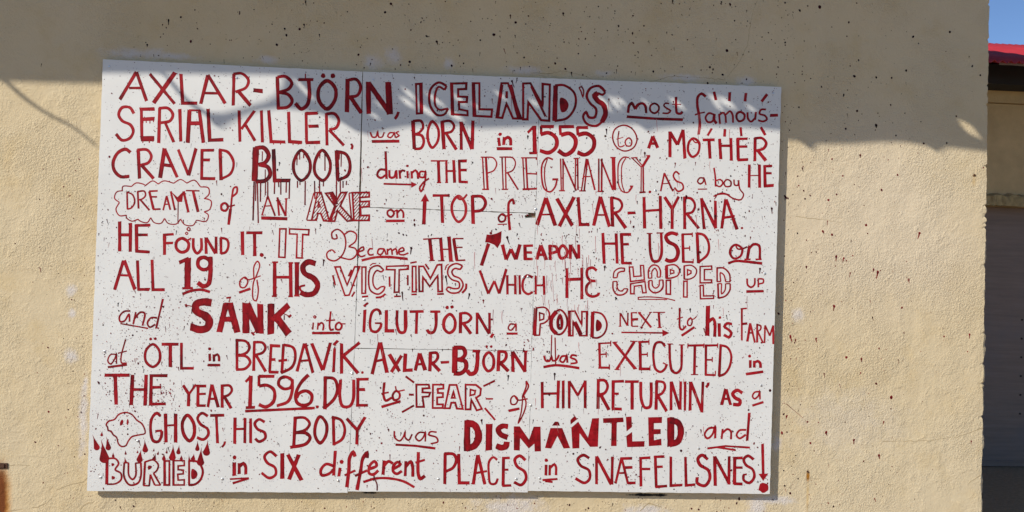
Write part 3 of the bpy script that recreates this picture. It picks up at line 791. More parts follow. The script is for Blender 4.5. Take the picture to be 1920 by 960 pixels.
# ---- line 7
W('and', 'h1', 12, '~247,165 200,170 168,210 175,242 205,237 237,190 242,243 w12 | 287,173 268,260 w12 | ~275,222 320,175 350,182 335,272 w13 | 482,78 433,290 w14 | ~440,215 395,215 370,255 387,282 427,262 w13 | 425,288 455,288 w7', ('h1', 9, '175,256 376,291'), coat=0.42)
W('SANK', 'h1', 48, '''~832,108 780,100 722,117 722,165 785,200 815,235 802,285 750,300 678,278 w50 | 938,108 888,318 w40 | 962,108 1018,321 w46 | 912,225 990,225 w34 | 925,112 982,112 w14 | 1078,108 1080,328 w46 | 1085,115 1180,322 w52 | 1182,115 1186,330 w40 | 1260,110 1258,334 w46 | 1388,122 1272,232 w40 | 1298,208 1388,332 w50''', coat=0.44, label='word SANK in heavy solid capitals',
  under=('h1', 6, '960,100 965,70 w6 | 938,72 972,67 w11 | 692,132 655,125 w6 | 645,116 652,138 w14 | 1352,185 1392,203 w6 | 1385,212 1406,194 w15 | 1152,310 1132,325 w7 | 1118,318 1140,340 w13 | 690,150 690,185 w5 c.2 | 1355,195 1355,230 w6 c.2', 'nail_drawing'))
W('into', 'h1', 10, '1565,248 1560,300 w11 | o1575,200 1584,208 1575,217 1567,208 w8 | 1600,248 1595,300 w11 | ~1597,272 1625,250 1638,265 1634,306 w12 | ~1690,168 1682,280 1690,302 1712,297 w13 | 1655,236 1722,230 w9 | o1750,248 1770,270 1755,300 1728,295 1728,265 w13 | 1770,258 1797,258 w8', ('h1', 17, '1555,325 1757,323'))
W('IGLUTJORN', 'h2', 18, '''93,118 85,282 w21 | 116,68 84,93 w15 | ~205,155 200,130 180,116 150,130 130,200 140,268 175,277 205,245 211,215 w18 | 165,215 213,215 w11 | 248,120 246,270 304,270 w22 | ~325,122 325,230 345,280 375,280 388,240 388,122 w19 | 380,120 380,280 w14 | 415,132 517,130 w18 | 467,132 462,292 w19 | 563,132 637,132 w17 | ~605,135 603,240 585,280 555,282 540,260 w21 |
 o705,150 740,190 735,260 700,285 665,255 665,190 w20 | .685,102,13 | .720,98,13 | 782,136 780,287 w22 | ~776,145 830,145 858,175 835,205 790,217 w17 | 800,215 857,292 w21 | 900,138 900,294 w17 | 900,143 987,292 w20 | 990,140 990,292 w18 | 1017,290 999,320 w19''')
W('a', 'h2', 9, '~1182,225 1140,222 1125,255 1145,266 1170,240 1180,222 1181,273 w10', ('h2', 15, '1113,290 1192,290'))
W('POND', 'h2', 11, '''1322,108 1313,302 w26 | ~1325,105 1390,103 1420,140 1415,185 1380,215 1355,220 w11 | 1356,218 1350,302 w11 | 1308,303 1354,301 w10 | =1350,140 1382,150 1380,185 1352,195 w10 | o1497,118 1540,160 1545,240 1500,295 1452,280 1440,200 1457,145 w13 | ~1472,130 1437,180 1437,250 1472,292 w28 | o1498,160 1511,200 1505,252 1490,252 1482,200 w20 |
 =1560,130 1605,128 1655,230 1655,132 1695,132 1692,305 1640,305 1592,200 1590,305 1560,305 w11 | 1602,205 1650,302 w28 | 1568,135 1570,300 w14 | 1690,135 1690,300 w14 | 1733,133 1728,318 w24 | ~1735,133 1800,150 1835,220 1815,290 1770,320 1728,318 w12 | %1763,188 1790,205 1800,235 1785,265 1760,274''', coat=0.43, label='word POND in bold shaded capitals',
  under=('h2', 6, '1438,300 1433,472 w7 | 1462,318 1466,516 w8', 'paint_drip'))
W('NEXT', 'h3', 12, '318,185 318,312 w13 | 320,188 387,307 w14 | 391,183 388,307 w13 | 303,312 330,312 w7 | 425,188 428,312 w15 | 418,185 477,182 w10 | 430,248 487,245 w21 | 425,312 487,312 w10 | .470,184,9 | .482,312,8 | 495,183 612,324 w19 | 607,178 518,324 w12 | 485,180 515,180 w7 | 590,180 622,180 w7 | 507,325 535,325 w7 | 630,180 742,180 w9 | .635,180,7 | .738,180,6 | 682,182 692,324 w20 | 670,325 712,323 w8', ('h3', 12, '328,370 722,375 w13 | #716,343 784,375 718,409', 'arrow'))
W('to', 'h3', 12, '~882,138 880,240 885,330 905,345 942,308 w17 | 853,246 912,225 w10 | o985,233 1000,265 985,305 960,300 958,260 w13 | ~985,240 1010,245 1042,218 w9', ('h3', 21, '898,402 1022,319'))
W('his', 'h3', 26, '1150,118 1142,402 w37 | ~1155,270 1195,240 1213,270 1213,412 w28 | 1255,283 1258,412 w28 | .1262,230,14 | ~1378,292 1330,285 1305,315 1345,345 1370,375 1350,415 1298,393 w25')
W('FARM', 'h3', 14, '1470,143 1470,447 w17 | 1458,148 1518,142 w13 | 1470,291 1522,285 w21 | 1550,283 1522,457 w21 c.6 | 1550,283 1594,467 w17 c.6 | 1530,375 1582,375 w14 | 1615,288 1615,467 w18 c.6 | ~1610,295 1650,310 1645,345 1618,360 w13 | 1620,360 1672,472 w15 c.6 | 1690,303 1685,472 w15 c.6 | 1690,303 1735,402 w15 | 1768,303 1735,402 w15 | 1768,303 1767,482 w16 c.62')
# ---- line 8
W('at', 'h1', 10, '~150,478 105,480 85,525 105,548 135,510 147,475 147,547 w10 | ~213,370 180,500 185,540 222,540 w10 | 158,470 222,454 w8', ('h1', 14, '85,570 223,552'), coat=0.42)
W('OTL', 'h1', 18, 'o410,405 455,450 455,530 410,568 360,530 360,450 w18 c.42 | .393,367,11 | .427,365,11 | 473,405 594,405 w19 | 535,406 535,570 w23 | 615,393 615,578 704,578 w19', coat=0.45)
W('in', 'h1', 14, '.818,438,12 | 818,473 820,527 w18 | 848,478 850,530 w17 | ~850,492 873,478 885,495 886,528 w16', ('h1', 18, '804,555 895,555'), coat=0.38)
W('BREDAVIK', 'h1', 18, '''1015,373 1015,587 w19 | ~1003,375 1080,385 1105,425 1085,465 1020,487 w18 | ~1020,485 1085,495 1110,535 1075,580 1008,588 w18 | 1140,383 1135,597 w19 | ~1136,390 1200,395 1220,430 1200,465 1145,482 w18 | 1150,480 1222,602 w20 | 1262,403 1250,607 w19 | 1250,415 1327,418 w19 | 1258,515 1292,515 w19 | 1243,605 1315,607 w19 |
 1350,403 1338,612 w19 | ~1348,408 1420,430 1435,500 1410,570 1333,612 w18 | 1313,525 1377,518 w17 | 1500,398 1447,602 w19 | 1505,398 1562,612 w21 | 1470,525 1537,520 w15 | 1553,398 1632,592 w23 | 1688,393 1635,592 w20 | 1718,433 1710,607 w19 | 1742,378 1710,412 w19 | 1768,398 1768,617 w21 | 1898,393 1775,492 w21 | 1780,488 1887,614 w23 | .1918,608,10''')
W('AXLAR2', 'h2', 22, '''200,353 145,582 w23 | 205,353 252,572 w25 | 165,490 237,475 w17 | 268,438 342,562 w24 | 357,448 283,567 w21 | 385,433 378,555 437,552 w23 | 485,430 455,557 w21 | 488,433 527,554 w24 | 462,512 517,508 w17 | 565,423 560,562 w23 | ~558,430 610,430 618,460 595,495 565,502 w19 | 575,500 632,560 w22 | 638,498 700,495 w19 |
 742,383 738,577 w36 | ~733,390 800,395 815,435 790,470 750,477 w27 | ~750,475 815,490 820,540 785,575 733,577 w29 | 868,415 924,418 w19 | ~905,416 900,520 885,570 850,580 828,553 w27 | o985,425 1018,465 1012,540 980,560 950,520 952,460 w19 | .970,383,10 | .1002,383,10 | 1058,413 1052,562 w23 | ~1053,418 1105,425 1110,460 1090,490 1060,500 w20 | 1065,498 1127,562 w24 |
 1155,418 1160,567 w21 | 1155,420 1247,562 w24 | 1250,413 1245,567 w19 | 1233,418 1264,418 w11''')
W('was', 'h2', 12, '~1382,448 1395,485 1420,488 1437,455 1445,485 1470,480 1492,443 w13 | ~1545,450 1510,455 1498,485 1520,497 1540,465 1546,446 1551,500 w13 | ~1620,450 1585,445 1575,462 1610,478 1618,498 1573,506 w13', ('h2', 17, '~1378,531 1460,518 1550,525 1637,539'))
W('EXECUTED', 'h3', 20, '''120,467 126,708 w22 | 112,475 228,470 w15 | 228,448 228,502 w10 | 125,580 187,575 w13 | 185,553 185,607 w10 | 110,703 217,705 w20 | 215,673 215,722 w10 | 258,463 462,717 w26 | 452,458 283,722 w24 | 243,465 292,462 w9 | 413,455 482,455 w9 | 263,721 312,723 w9 | 438,715 477,712 w9 | 505,463 510,717 w26 | 487,462 592,458 w20 | 590,436 590,487 w9 | 510,580 577,578 w15 | 575,558 575,602 w9 | 492,716 602,716 w24 | 600,688 598,732 w9 |
 ~742,502 710,465 660,470 635,530 635,640 655,720 700,745 745,710 755,678 w22 | 738,470 738,508 w9 | 722,658 770,682 w12 | ~785,480 790,640 810,735 850,755 890,720 900,600 900,490 w22 | 763,480 817,480 w9 | 873,488 927,488 w8 | 953,495 1112,492 w19 | 960,473 958,522 w9 | 1112,473 1108,517 w9 | 1025,493 1020,767 w23 | 988,770 1057,770 w8 |
 1130,483 1128,772 w22 | 1120,495 1242,492 w19 | 1242,473 1240,517 w9 | 1135,630 1192,630 w15 | 1190,603 1190,652 w9 | 1118,771 1220,775 w19 | 1220,733 1218,782 w9 | 1270,483 1255,787 w23 | ~1260,490 1330,510 1368,580 1355,690 1310,760 1248,786 w20''')
W('in', 'h3', 22, '.1543,595,15 | 1550,633 1550,707 w23 | 1588,638 1588,704 w23 | ~1590,657 1620,642 1643,660 1647,707 w23', ('h3', 23, '1508,766 1674,742'))
# ---- line 9
W('THE', 'i1', 22, '138,52 320,52 w21 | 215,54 222,264 w25 | 340,48 330,267 w25 | 438,48 430,272 w23 | 335,155 435,155 w19 | 475,48 470,270 w23 | 463,55 592,55 w21 | 475,140 547,138 w19 | 458,261 580,258 w20', coat=0.45)
W('YEAR', 'i1', 18, '703,123 745,187 w19 | 797,118 745,190 w17 | 745,188 742,277 w21 | 812,128 810,274 w21 | 798,130 870,130 w19 | 815,188 867,186 w15 | 803,271 867,271 w17 | 910,118 882,282 w19 | 912,120 957,284 w21 | 890,222 942,222 w15 | 985,118 985,287 w21 | ~980,128 1040,128 1055,160 1030,195 990,207 w17 | 1000,205 1050,292 w21', coat=0.45)
W('1596', 'i1', 22, '1153,101 1192,60 w17 | 1192,55 1185,287 w26 | 1155,286 1222,283 w19 | 1362,60 1248,60 w21 | 1250,55 1250,132 w19 | ~1250,130 1310,125 1358,160 1355,240 1300,280 1248,263 w23 | o1440,64 1488,90 1480,138 1430,150 1392,120 1400,80 w21 | ~1490,80 1490,160 1460,240 1378,273 w20 c.58 | ~1607,48 1550,110 1515,190 1525,250 1570,270 1620,250 1630,195 1590,165 1540,182 1522,212 w23 | .1670,280,12', ('i1', 18, '1150,311 1350,302 1652,288'))
W('DUE', 'i2', 20, '115,63 112,297 w23 | ~108,68 180,80 202,150 180,220 108,291 w21 | ~225,83 220,210 240,275 290,275 315,230 320,83 w21 | 350,73 348,272 w21 | 338,82 427,80 w19 | 355,155 402,155 w19 | 335,269 422,268 w19')
W('to', 'i2', 13, '~540,103 535,200 550,235 592,214 w17 | 518,186 572,175 w11 | o625,165 650,185 645,220 610,230 600,195 w15 | ~620,130 630,165 687,158 w9', ('i2', 17, '518,281 657,239'))
W('FEAR', 'i2', 13, '=770,120 860,120 865,145 815,148 815,175 870,178 860,205 815,208 825,280 772,280 | =890,120 965,120 965,148 925,150 925,180 962,180 962,210 920,212 920,262 962,262 960,288 888,288 | =1010,122 1060,122 1105,295 1062,292 1050,250 1022,250 1012,290 975,290 | =1038,165 1048,215 1025,215 w11 | =1125,120 1200,122 1235,150 1230,195 1200,215 1242,295 1205,305 1165,225 1160,298 1125,298 | =1160,155 1195,165 1190,190 1158,198 w11',
  ('i2', 13, '693,60 754,105 | 716,192 752,192 | 666,319 754,269 | 1253,131 1337,91 | 1270,222 1322,222 w10 | 1263,288 1337,374', 'ray_stroke'), label='word FEAR in outlined capitals with rays around it')
W('of', 'i2', 9, 'o1475,200 1500,225 1485,260 1455,260 1452,220 w10 | ~1480,205 1500,230 1572,222 w9 | ~1560,95 1562,130 1535,205 1560,170 1578,130 1562,93 w10 | ~1538,200 1525,320 1505,395 1545,320 1560,250 1545,200 w9', ('i2', 17, '1433,309 1514,292'))
W('HIM', 'i3', 18, '140,100 142,290 w19 | 258,90 252,290 w20 | 145,185 252,183 w17 | 292,90 292,290 w19 | 335,93 335,292 w19 | 335,95 397,197 w17 | 452,93 397,197 w15 | 450,90 450,290 w19')
W('RETURNIN', 'i3', 18, '''545,83 542,294 w21 | ~536,90 590,90 612,130 590,180 550,192 w19 | 560,190 622,302 w22 | 652,93 650,297 w21 | 642,98 730,95 w19 | 652,185 692,185 w15 | 640,293 714,296 w19 | 736,98 837,98 w17 | 788,100 788,300 w21 | ~850,98 855,230 880,285 915,280 925,220 925,103 w20 | 965,93 960,302 w20 | ~958,95 1015,105 1025,140 1000,185 965,197 w18 | 970,195 1037,312 w20 |
 1068,96 1068,304 w19 | 1070,98 1132,297 w20 | 1138,96 1135,300 w17 | 1170,96 1168,307 w17 | 1208,98 1205,307 w19 | 1210,100 1292,317 w20 | 1298,98 1290,320 w19 | ~1335,105 1335,120 1320,139 w19''')
W('AS', 'i3', 20, '1462,150 1432,267 w21 | 1465,153 1497,267 w21 | 1440,222 1487,222 w15 | ~1582,180 1545,160 1512,185 1530,215 1565,235 1560,262 1513,262 w23')
W('a', 'i3', 9, '~1705,170 1670,175 1655,205 1670,222 1700,195 1706,168 1709,227 w11', ('i3', 15, '1653,271 1734,245'))
# ---- line 10
D('ghost_drawing', 'i1', 9, 'o150,410 165,385 210,370 240,335 290,320 335,335 370,375 410,405 430,470 395,480 370,485 335,495 310,525 290,560 260,565 238,545 225,500 200,480 185,455 165,450 160,425 w10 | %265,370 275,385 265,410 250,415 250,390 | %305,365 313,385 305,412 298,405 298,380', label='outline drawing of a draped ghost with two eyes')
W('GHOST', 'i1', 20, '~542,347 515,325 480,360 470,450 490,525 525,530 548,490 550,453 w20 | 503,455 553,450 w15 | 577,328 581,537 w23 | 650,328 650,537 w23 c.4 | 582,415 650,410 w13 | o735,340 780,400 780,490 750,525 710,480 700,390 w23 | ~882,347 840,325 808,360 830,405 880,440 885,480 850,515 803,500 w19 | 898,342 1000,340 w19 | 943,345 952,542 w20 | ~1006,528 1000,550 983,570 w14', coat=0.44)
W('HIS', 'i1', 18, '1078,356 1075,547 w21 | 1150,358 1148,542 w19 | 1080,440 1150,438 w15 | 1190,363 1190,542 w19 | ~1292,390 1250,370 1220,400 1240,440 1290,465 1295,505 1250,530 1223,508 w19')
W('BODY', 'i1', 20, '1512,353 1500,572 w23 | ~1498,360 1580,360 1615,400 1585,445 1510,467 w19 | ~1510,465 1590,470 1618,500 1590,545 1475,572 w23 | o1690,350 1735,400 1730,490 1690,540 1655,490 1660,400 w21 | 1785,348 1790,557 w21 | ~1773,352 1840,375 1868,440 1850,510 1783,553 w19', more=[('i2', 20, '268,363 345,447 w21 | 402,353 345,447 w21 | 345,443 342,552 w21')], coat=0.46)
W('was', 'i2', 10, '~612,453 615,500 650,525 680,490 690,460 690,500 715,520 740,477 w11 | ~830,465 790,465 765,500 790,525 820,500 835,463 835,530 w11 | ~917,462 870,460 860,480 915,500 925,530 873,546 w11', ('i2', 15, '620,552 760,560 907,579'), coat=0.45)
W('DISMANTLED', 'i2', 42, '''1138,373 1134,600 w42 | ~1128,395 1190,412 1219,490 1190,558 1128,580 w48 | 1295,403 1292,594 w44 | ~1432,422 1392,418 1360,442 1378,478 1428,500 w36 | ~1343,560 1385,574 1415,562 1422,530 w40 | #1472,420 1515,420 1582,515 1615,422 1665,422 1668,600 1622,602 1620,545 1580,580 1518,505 1515,595 1472,592''',
  more=[('i3', 42, '''#232,386 255,386 269,415 211,415 | #200,432 285,432 342,577 295,580 250,490 205,580 160,576 | #343,375 375,343 394,368 345,407 | #350,430 400,386 470,500 500,363 550,360 542,567 485,568 410,470 408,578 358,580 | #578,362 724,356 727,390 678,392 676,562 636,562 640,395 580,396 | #743,352 784,350 787,425 748,457 | #745,490 788,460 790,528 878,526 876,567 752,570 |
 #903,355 1004,352 1002,396 945,398 945,440 994,440 994,475 945,478 946,520 998,508 1000,557 908,563 | 1066,352 1066,564 w50 | ~1058,375 1120,395 1139,460 1115,530 1058,548 w42''')], coat=0.42, label='word DISMANTLED in solid sliced capitals')
W('and', 'i3', 13, '~1382,430 1340,435 1310,480 1330,507 1365,480 1386,423 1386,507 w14 | 1440,438 1432,512 w13 | ~1435,472 1475,440 1498,455 1500,514 w14 | 1632,322 1616,523 w18 | ~1610,445 1560,450 1540,485 1560,507 1607,480 w13', ('i3', 12, '1330,579 1460,562 1637,573 w13 | 1395,570 1532,591 w13 c.6'))
# ---- line 11
DS('flame_drawing', 'j1', 20, '''T50,170 82,264 w22 | T122,145 118,175 w10 | T150,185 165,266 w20 | T112,205 136,342 w36 | T200,298 200,326 w10 | T280,335 289,367 w9 | T290,285 290,310 w8 | T376,283 375,300 w7 | T402,278 391,351 w23 | T426,205 431,281 w21 | T494,268 492,288 w6 | T505,305 495,346 w14 | T527,288 522,311 w8 | T565,305 565,346 w14 | T588,278 585,301 w8 | T630,240 626,336 w25 | T676,245 670,299 w16 | T690,318 690,346 w12 
 | T745,318 748,351 w7 | T780,308 775,346 w16 | T806,212 806,275 w16 | T880,210 872,299 w26 | T836,262 829,371 w27''', coat=0.40)
W('BURIED', 'j1', 10, '''157,338 154,530 w21 | ~160,345 215,345 240,380 215,425 255,450 258,495 220,525 153,530 w12 | %188,378 205,380 210,390 192,402 | %190,470 210,475 215,487 192,497 | ~280,373 280,480 320,535 380,520 400,470 400,373 w13 | ~310,375 315,470 340,495 362,470 362,376 w12 | 276,375 312,375 w10 | 360,378 402,375 w10 | 430,368 420,540 w14 | ~428,370 490,355 525,390 515,430 490,452 w12 | 490,450 542,537 w12 | 542,536 500,536 w10 | 500,536 468,460 w12 | 468,460 460,541 w12 | 462,541 416,539 w10 | %453,395 480,400 475,415 453,427 |
 =568,362 605,362 605,535 568,535 w13 | 572,360 572,537 w16 | =632,360 712,360 712,395 668,398 668,425 705,428 705,455 665,458 668,500 712,498 712,535 632,535 w11 | 635,360 635,535 w14 | 747,358 747,537 w14 | ~743,360 810,370 845,430 830,495 790,530 743,536 w15 | %768,418 800,435 808,462 790,490 766,492''', coat=0.42, label='word BURIED in outlined capitals')
W('in', 'j1', 22, '.1075,337,15 | 1072,373 1072,470 w25 | 1108,378 1108,457 w21 | ~1110,402 1138,380 1153,400 1155,460 w21', ('j1', 12, '1040,493 1177,485 w11 | 1060,523 1178,487 w16'), coat=0.46)
W('SIX', 'j1', 20, '~1377,328 1330,295 1290,330 1310,375 1365,410 1370,460 1325,485 1268,448 w19 | 1418,306 1418,492 w27 | 1458,316 1557,502 w27 | 1537,316 1466,497 w27')
W('different', 'j2', 20, '''187,288 175,467 w21 | ~175,398 120,385 82,430 90,465 140,455 177,420 w19 | .232,368,16 | 222,410 212,474 w20 | ~330,332 315,300 290,340 285,420 270,552 w25 | 253,466 332,430 w15 | ~415,342 415,305 385,345 370,430 343,572 w23 | 328,470 417,430 w17 | ~430,422 485,395 470,365 435,395 430,450 460,460 497,430 w19 | 540,358 530,462 w23 | ~535,402 570,365 602,381 w19 | ~603,422 655,385 635,370 605,400 605,440 630,455 667,434 w19 | 695,363 690,472 w20 | ~695,402 730,367 743,400 745,477 w21 | ~785,298 785,460 800,490 832,469 w22 | 763,375 832,354 w15''',
  ('j2', 17, '~388,514 480,488 580,488 680,510 757,552 | ~475,500 487,530 488,576 w9 c.3'))
W('PLACES', 'j2', 19, '978,303 975,530 w21 | ~970,310 1040,315 1058,355 1035,410 985,437 w20 | 1075,310 1080,520 1154,520 w21 | 1212,318 1180,532 w22 | 1215,320 1264,532 w22 | 1188,451 1280,435 w15 | ~1352,354 1325,335 1295,365 1292,450 1305,525 1340,525 1357,488 w15 c.6 | 1398,338 1395,542 w20 | 1388,342 1444,340 w17 | 1400,425 1434,425 w14 | 1388,541 1454,538 w17 | ~1557,357 1515,325 1480,350 1495,400 1550,440 1560,490 1525,535 1473,514 w20')
W('in', 'j2', 18, '.1706,357,13 | 1705,388 1703,467 w19 | 1732,390 1730,467 w17 | ~1735,412 1763,387 1775,402 1776,465 w17', ('j2', 13, '1678,500 1787,492 w15 | 1698,507 1752,514 w13'))
W('SNAEFELLSNES', 'j3', 18, '''~402,342 360,320 320,350 340,395 400,430 405,490 370,520 303,488 w19 | 455,328 455,530 w19 | 455,330 562,532 w22 | 570,330 565,532 w19 | 635,338 592,524 w16 | 635,338 682,527 w16 | 618,450 657,448 w13 | 628,345 712,343 w18 | 663,410 714,408 w18 | 678,521 737,520 w19 | 772,336 775,547 w19 | 763,343 842,338 w17 | 775,420 842,420 w17 | 878,328 885,552 w20 | 866,333 944,330 w18 | 885,405 932,403 w15 | 878,549 964,542 w19 |
 990,330 990,540 1074,535 w19 | 1095,333 1100,538 1167,532 w19 | ~1257,352 1215,320 1185,345 1200,390 1260,430 1270,490 1235,540 1180,520 1180,478 w21 | 1305,328 1310,542 w22 | 1305,330 1412,527 w22 | 1410,328 1408,532 w19 | 1450,333 1448,532 w23 | 1443,342 1507,340 w19 | 1450,410 1507,410 w17 | 1443,526 1507,528 w19 | ~1587,352 1545,325 1515,350 1530,390 1580,425 1590,480 1555,520 1515,500 1513,463 w18 | 1508,462 1537,458 w12''',
  ('j3', 16, '1650,238 1655,458 w18 | #1621,455 1692,452 1655,507 | .1655,555,36', 'exclamation_mark'), coat=0.48)

from collections import Counter
cnt = Counter(wd for wd, _, _ in ALLW)
for wd, o, lb in ALLW:
    if lb:
        o['label'] = lb

# ------------------------------------------------------------------ spatter on the sign
def quad_point(u, v):
    a = Vector((193, 111)) * (1 - u) + Vector((1465, 163)) * u
    b = Vector((163, 921)) * (1 - u) + Vector((1443, 926)) * u
    return a * (1 - v) + b * v

sp = Paint(BD, 0.00045, 0.00000002)
def speck(p, x, y, r, coat, tail=0.0):
    if r < 0.75:
        p.dot(x, y, r, coat, 5, RND.uniform(1, 1.35), RND.uniform(0, 3.1))
    else:
        p.dot(x, y, r, coat, 8, RND.uniform(1, 1.3), RND.uniform(0.6, 2.2))
    if tail:
        k = RND.uniform(-0.3, 0.4)
        p.ribbon([Vector((x, y)), Vector((x + k * tail * .4, y + tail * .5)), Vector((x + k * tail, y + tail))], r * 1.1, False, coat, taper=(1.0, 0.45))
for i in range(13000):
    u, v = RND.random(), RND.random()
    # thinner in the upper left corner
    if u < 0.3 and v < 0.3 and RND.random() < 0.45:
        continue
    q = quad_point(0.003 + 0.994 * u, 0.004 + 0.992 * v)
    r = min(0.37 + RND.expovariate(1 / 0.225), 2.2)
    coat = RND.uniform(0.06, 0.36)
    if u < 0.35 and v > 0.55 and RND.random() < 0.6:
        coat = RND.uniform(0.15, 0.42)
    tail = 0
    if r > 1.1 and RND.random() < 0.22:
        tail = RND.uniform(3, 10)
    elif RND.random() < 0.012:
        tail = RND.uniform(4, 10)
    speck(sp, q.x, q.y, r, coat, tail)
# dense bursts
for (cx, cy, sx, sy, n, c0, c1) in ((310, 600, 60, 30, 210, .1, .4), (240, 740, 55, 40, 230, .2, .45), (215, 700, 40, 60, 90, .2, .45), (300, 745, 30, 12, 120, .2, .45),
                                   (1060, 470, 45, 40, 140, .1, .3), (1350, 395, 50, 25, 120, .05, .25), (1000, 620, 30, 40, 130, .2, .45), (960, 655, 40, 15, 70, .2, .4),
                                   (980, 370, 25, 15, 60, .1, .4), (560, 600, 60, 30, 70, .1, .4), (700, 790, 40, 30, 70, .1, .35), (1180, 895, 12, 12, 40, .2, .45), (420, 560, 70, 25, 120, .1, .3)):
    for i in range(n):
        x, y = RND.gauss(cx, sx), RND.gauss(cy, sy)
        if not (200 < x < 1440 and 160 < y < 915):
            continue
        speck(sp, x, y, min(0.36 + RND.expovariate(1 / 0.3), 2.0), RND.uniform(c0, c1), RND.uniform(3, 8) if RND.random() < .07 else 0)
# faint pink runs and darker runs
for i in range(120):
    if i < 60:
        x, y = RND.gauss(1060, 35), RND.gauss(515, 45)
    else:
        q = quad_point(RND.uniform(.35, .97), RND.uniform(.05, .85))
        x, y = q.x, q.y
    if x > 1440:
        continue
    L = RND.uniform(8, 34)
    sp.ribbon([Vector((x, y)), Vector((x + RND.uniform(-1, 1), y + L * .5)), Vector((x + RND.uniform(-.5, 2), y + L))], RND.uniform(0.45, 0.8), False, RND.choice((.98, 1.05, .9, .5)), taper=(1.2, .5))
# the bigger drops one can pick out
for (x, y, r, t) in ((960, 152, 2.2, 12), (1137, 243, 2.0, 9), (1209, 287, 2.3, 9), (1287, 368, 2.5, 12), (1447, 391, 2.3, 10), (1341, 405, 2, 6), (777, 421, 2.2, 4), (951, 445, 2.5, 13), (771, 465, 2.4, 12), (880, 552, 2.2, 9), (754, 549, 2.2, 15),
                     (836, 519, 2.3, 14), (1275, 505, 2.1, 7), (1134, 500, 2.3, 8), (1425, 504, 2.3, 9), (1155, 559, 2.3, 4), (1294, 580, 2, 6), (1040, 701, 2.2, 12), (953, 705, 2, 9), (903, 788, 2.2, 8), (607, 488, 2.2, 11), (415, 364, 1.9, 0), (748, 437, 1.8, 0),
                     (756, 440, 1.8, 0), (762, 441, 1.6, 0), (1255, 416, 1.9, 0), (1188, 425, 2.2, 3), (1150, 370, 1.9, 0), (1444, 732, 2.6, 3), (185, 718, 2.2, 3), (1277, 845, 2.2, 3), (1075, 851, 2, 0), (1125, 839, 2, 0), (306, 575, 2, 0), (1014, 240, 2.2, 0), (1008, 258, 1.8, 0),
                     (1000, 284, 1.7, 0), (1030, 222, 1.9, 0), (1135, 255, 2.2, 0), (930, 430, 1.8, 0), (1200, 300, 2.0, 0), (886, 305, 1.7, 0), (1300, 230, 1.7, 0), (820, 207, 1.7, 0), (640, 333, 1.8, 0), (520, 318, 1.8, 3), (524, 305, 1.6, 6), (1370, 330, 1.7, 0)):
    speck(sp, x, y, r, RND.uniform(.05, .2), t)
o = sp.build('paint_spatter', M_RED, sign)
o['kind'] = 'stuff'

# ------------------------------------------------------------------ spatter, cracks on the wall
wp = Paint(0.0, 0.00030, 0.00000006)
sheet_out = lambda x, y: not (163 - 1 < x < 1466 and 108 + (x - 193) * 0.041 < y < 930)
tries = 0
def wspeck(x, y, r, coat, tail=0):
    if sheet_out(x, y) and x < 1845:
        speck(wp, x, y, r, coat, tail)
for i in range(520):        # shaded band over the sign, specks coloured darker for the shade
    x = 250 + 1250 * (RND.random() ** 0.85)
    y = RND.uniform(0, 165)
    wspeck(x, y, min(0.55 + RND.expovariate(1 / .38), 2.6), RND.uniform(0, .12), RND.uniform(3, 8) if RND.random() < .06 else 0)
for i in range(420):        # right of the sign
    x = 1470 + abs(RND.gauss(0, 150))
    y = RND.uniform(0, 950)
    wspeck(x, y, min(0.5 + RND.expovariate(1 / .34), 2.3), RND.uniform(.12, .38) if y > 275 else RND.uniform(0, .1), RND.uniform(3, 8) if RND.random() < .07 else 0)  # redder in the sun, darker above the shadow edge
for i in range(150):        # close to the right edge of the sign
    x = 1450 + RND.expovariate(1 / 10)
    wspeck(x + 8, RND.uniform(170, 930), min(0.5 + RND.expovariate(1 / .35), 2.2), RND.uniform(.0, .2), RND.uniform(3, 7) if RND.random() < .08 else 0)
for i in range(150):        # left of the sign
    x = 175 - abs(RND.gauss(0, 48))
    wspeck(x, RND.uniform(270, 950), min(0.5 + RND.expovariate(1 / .28), 1.7), RND.uniform(.1, .36), 0)
for i in range(170):        # under the sign
    x = RND.uniform(170, 1480)
    wspeck(x, RND.uniform(926, 960), min(0.5 + RND.expovariate(1 / .3), 2), RND.uniform(.02, .3), RND.uniform(2, 5) if RND.random() < .1 else 0)
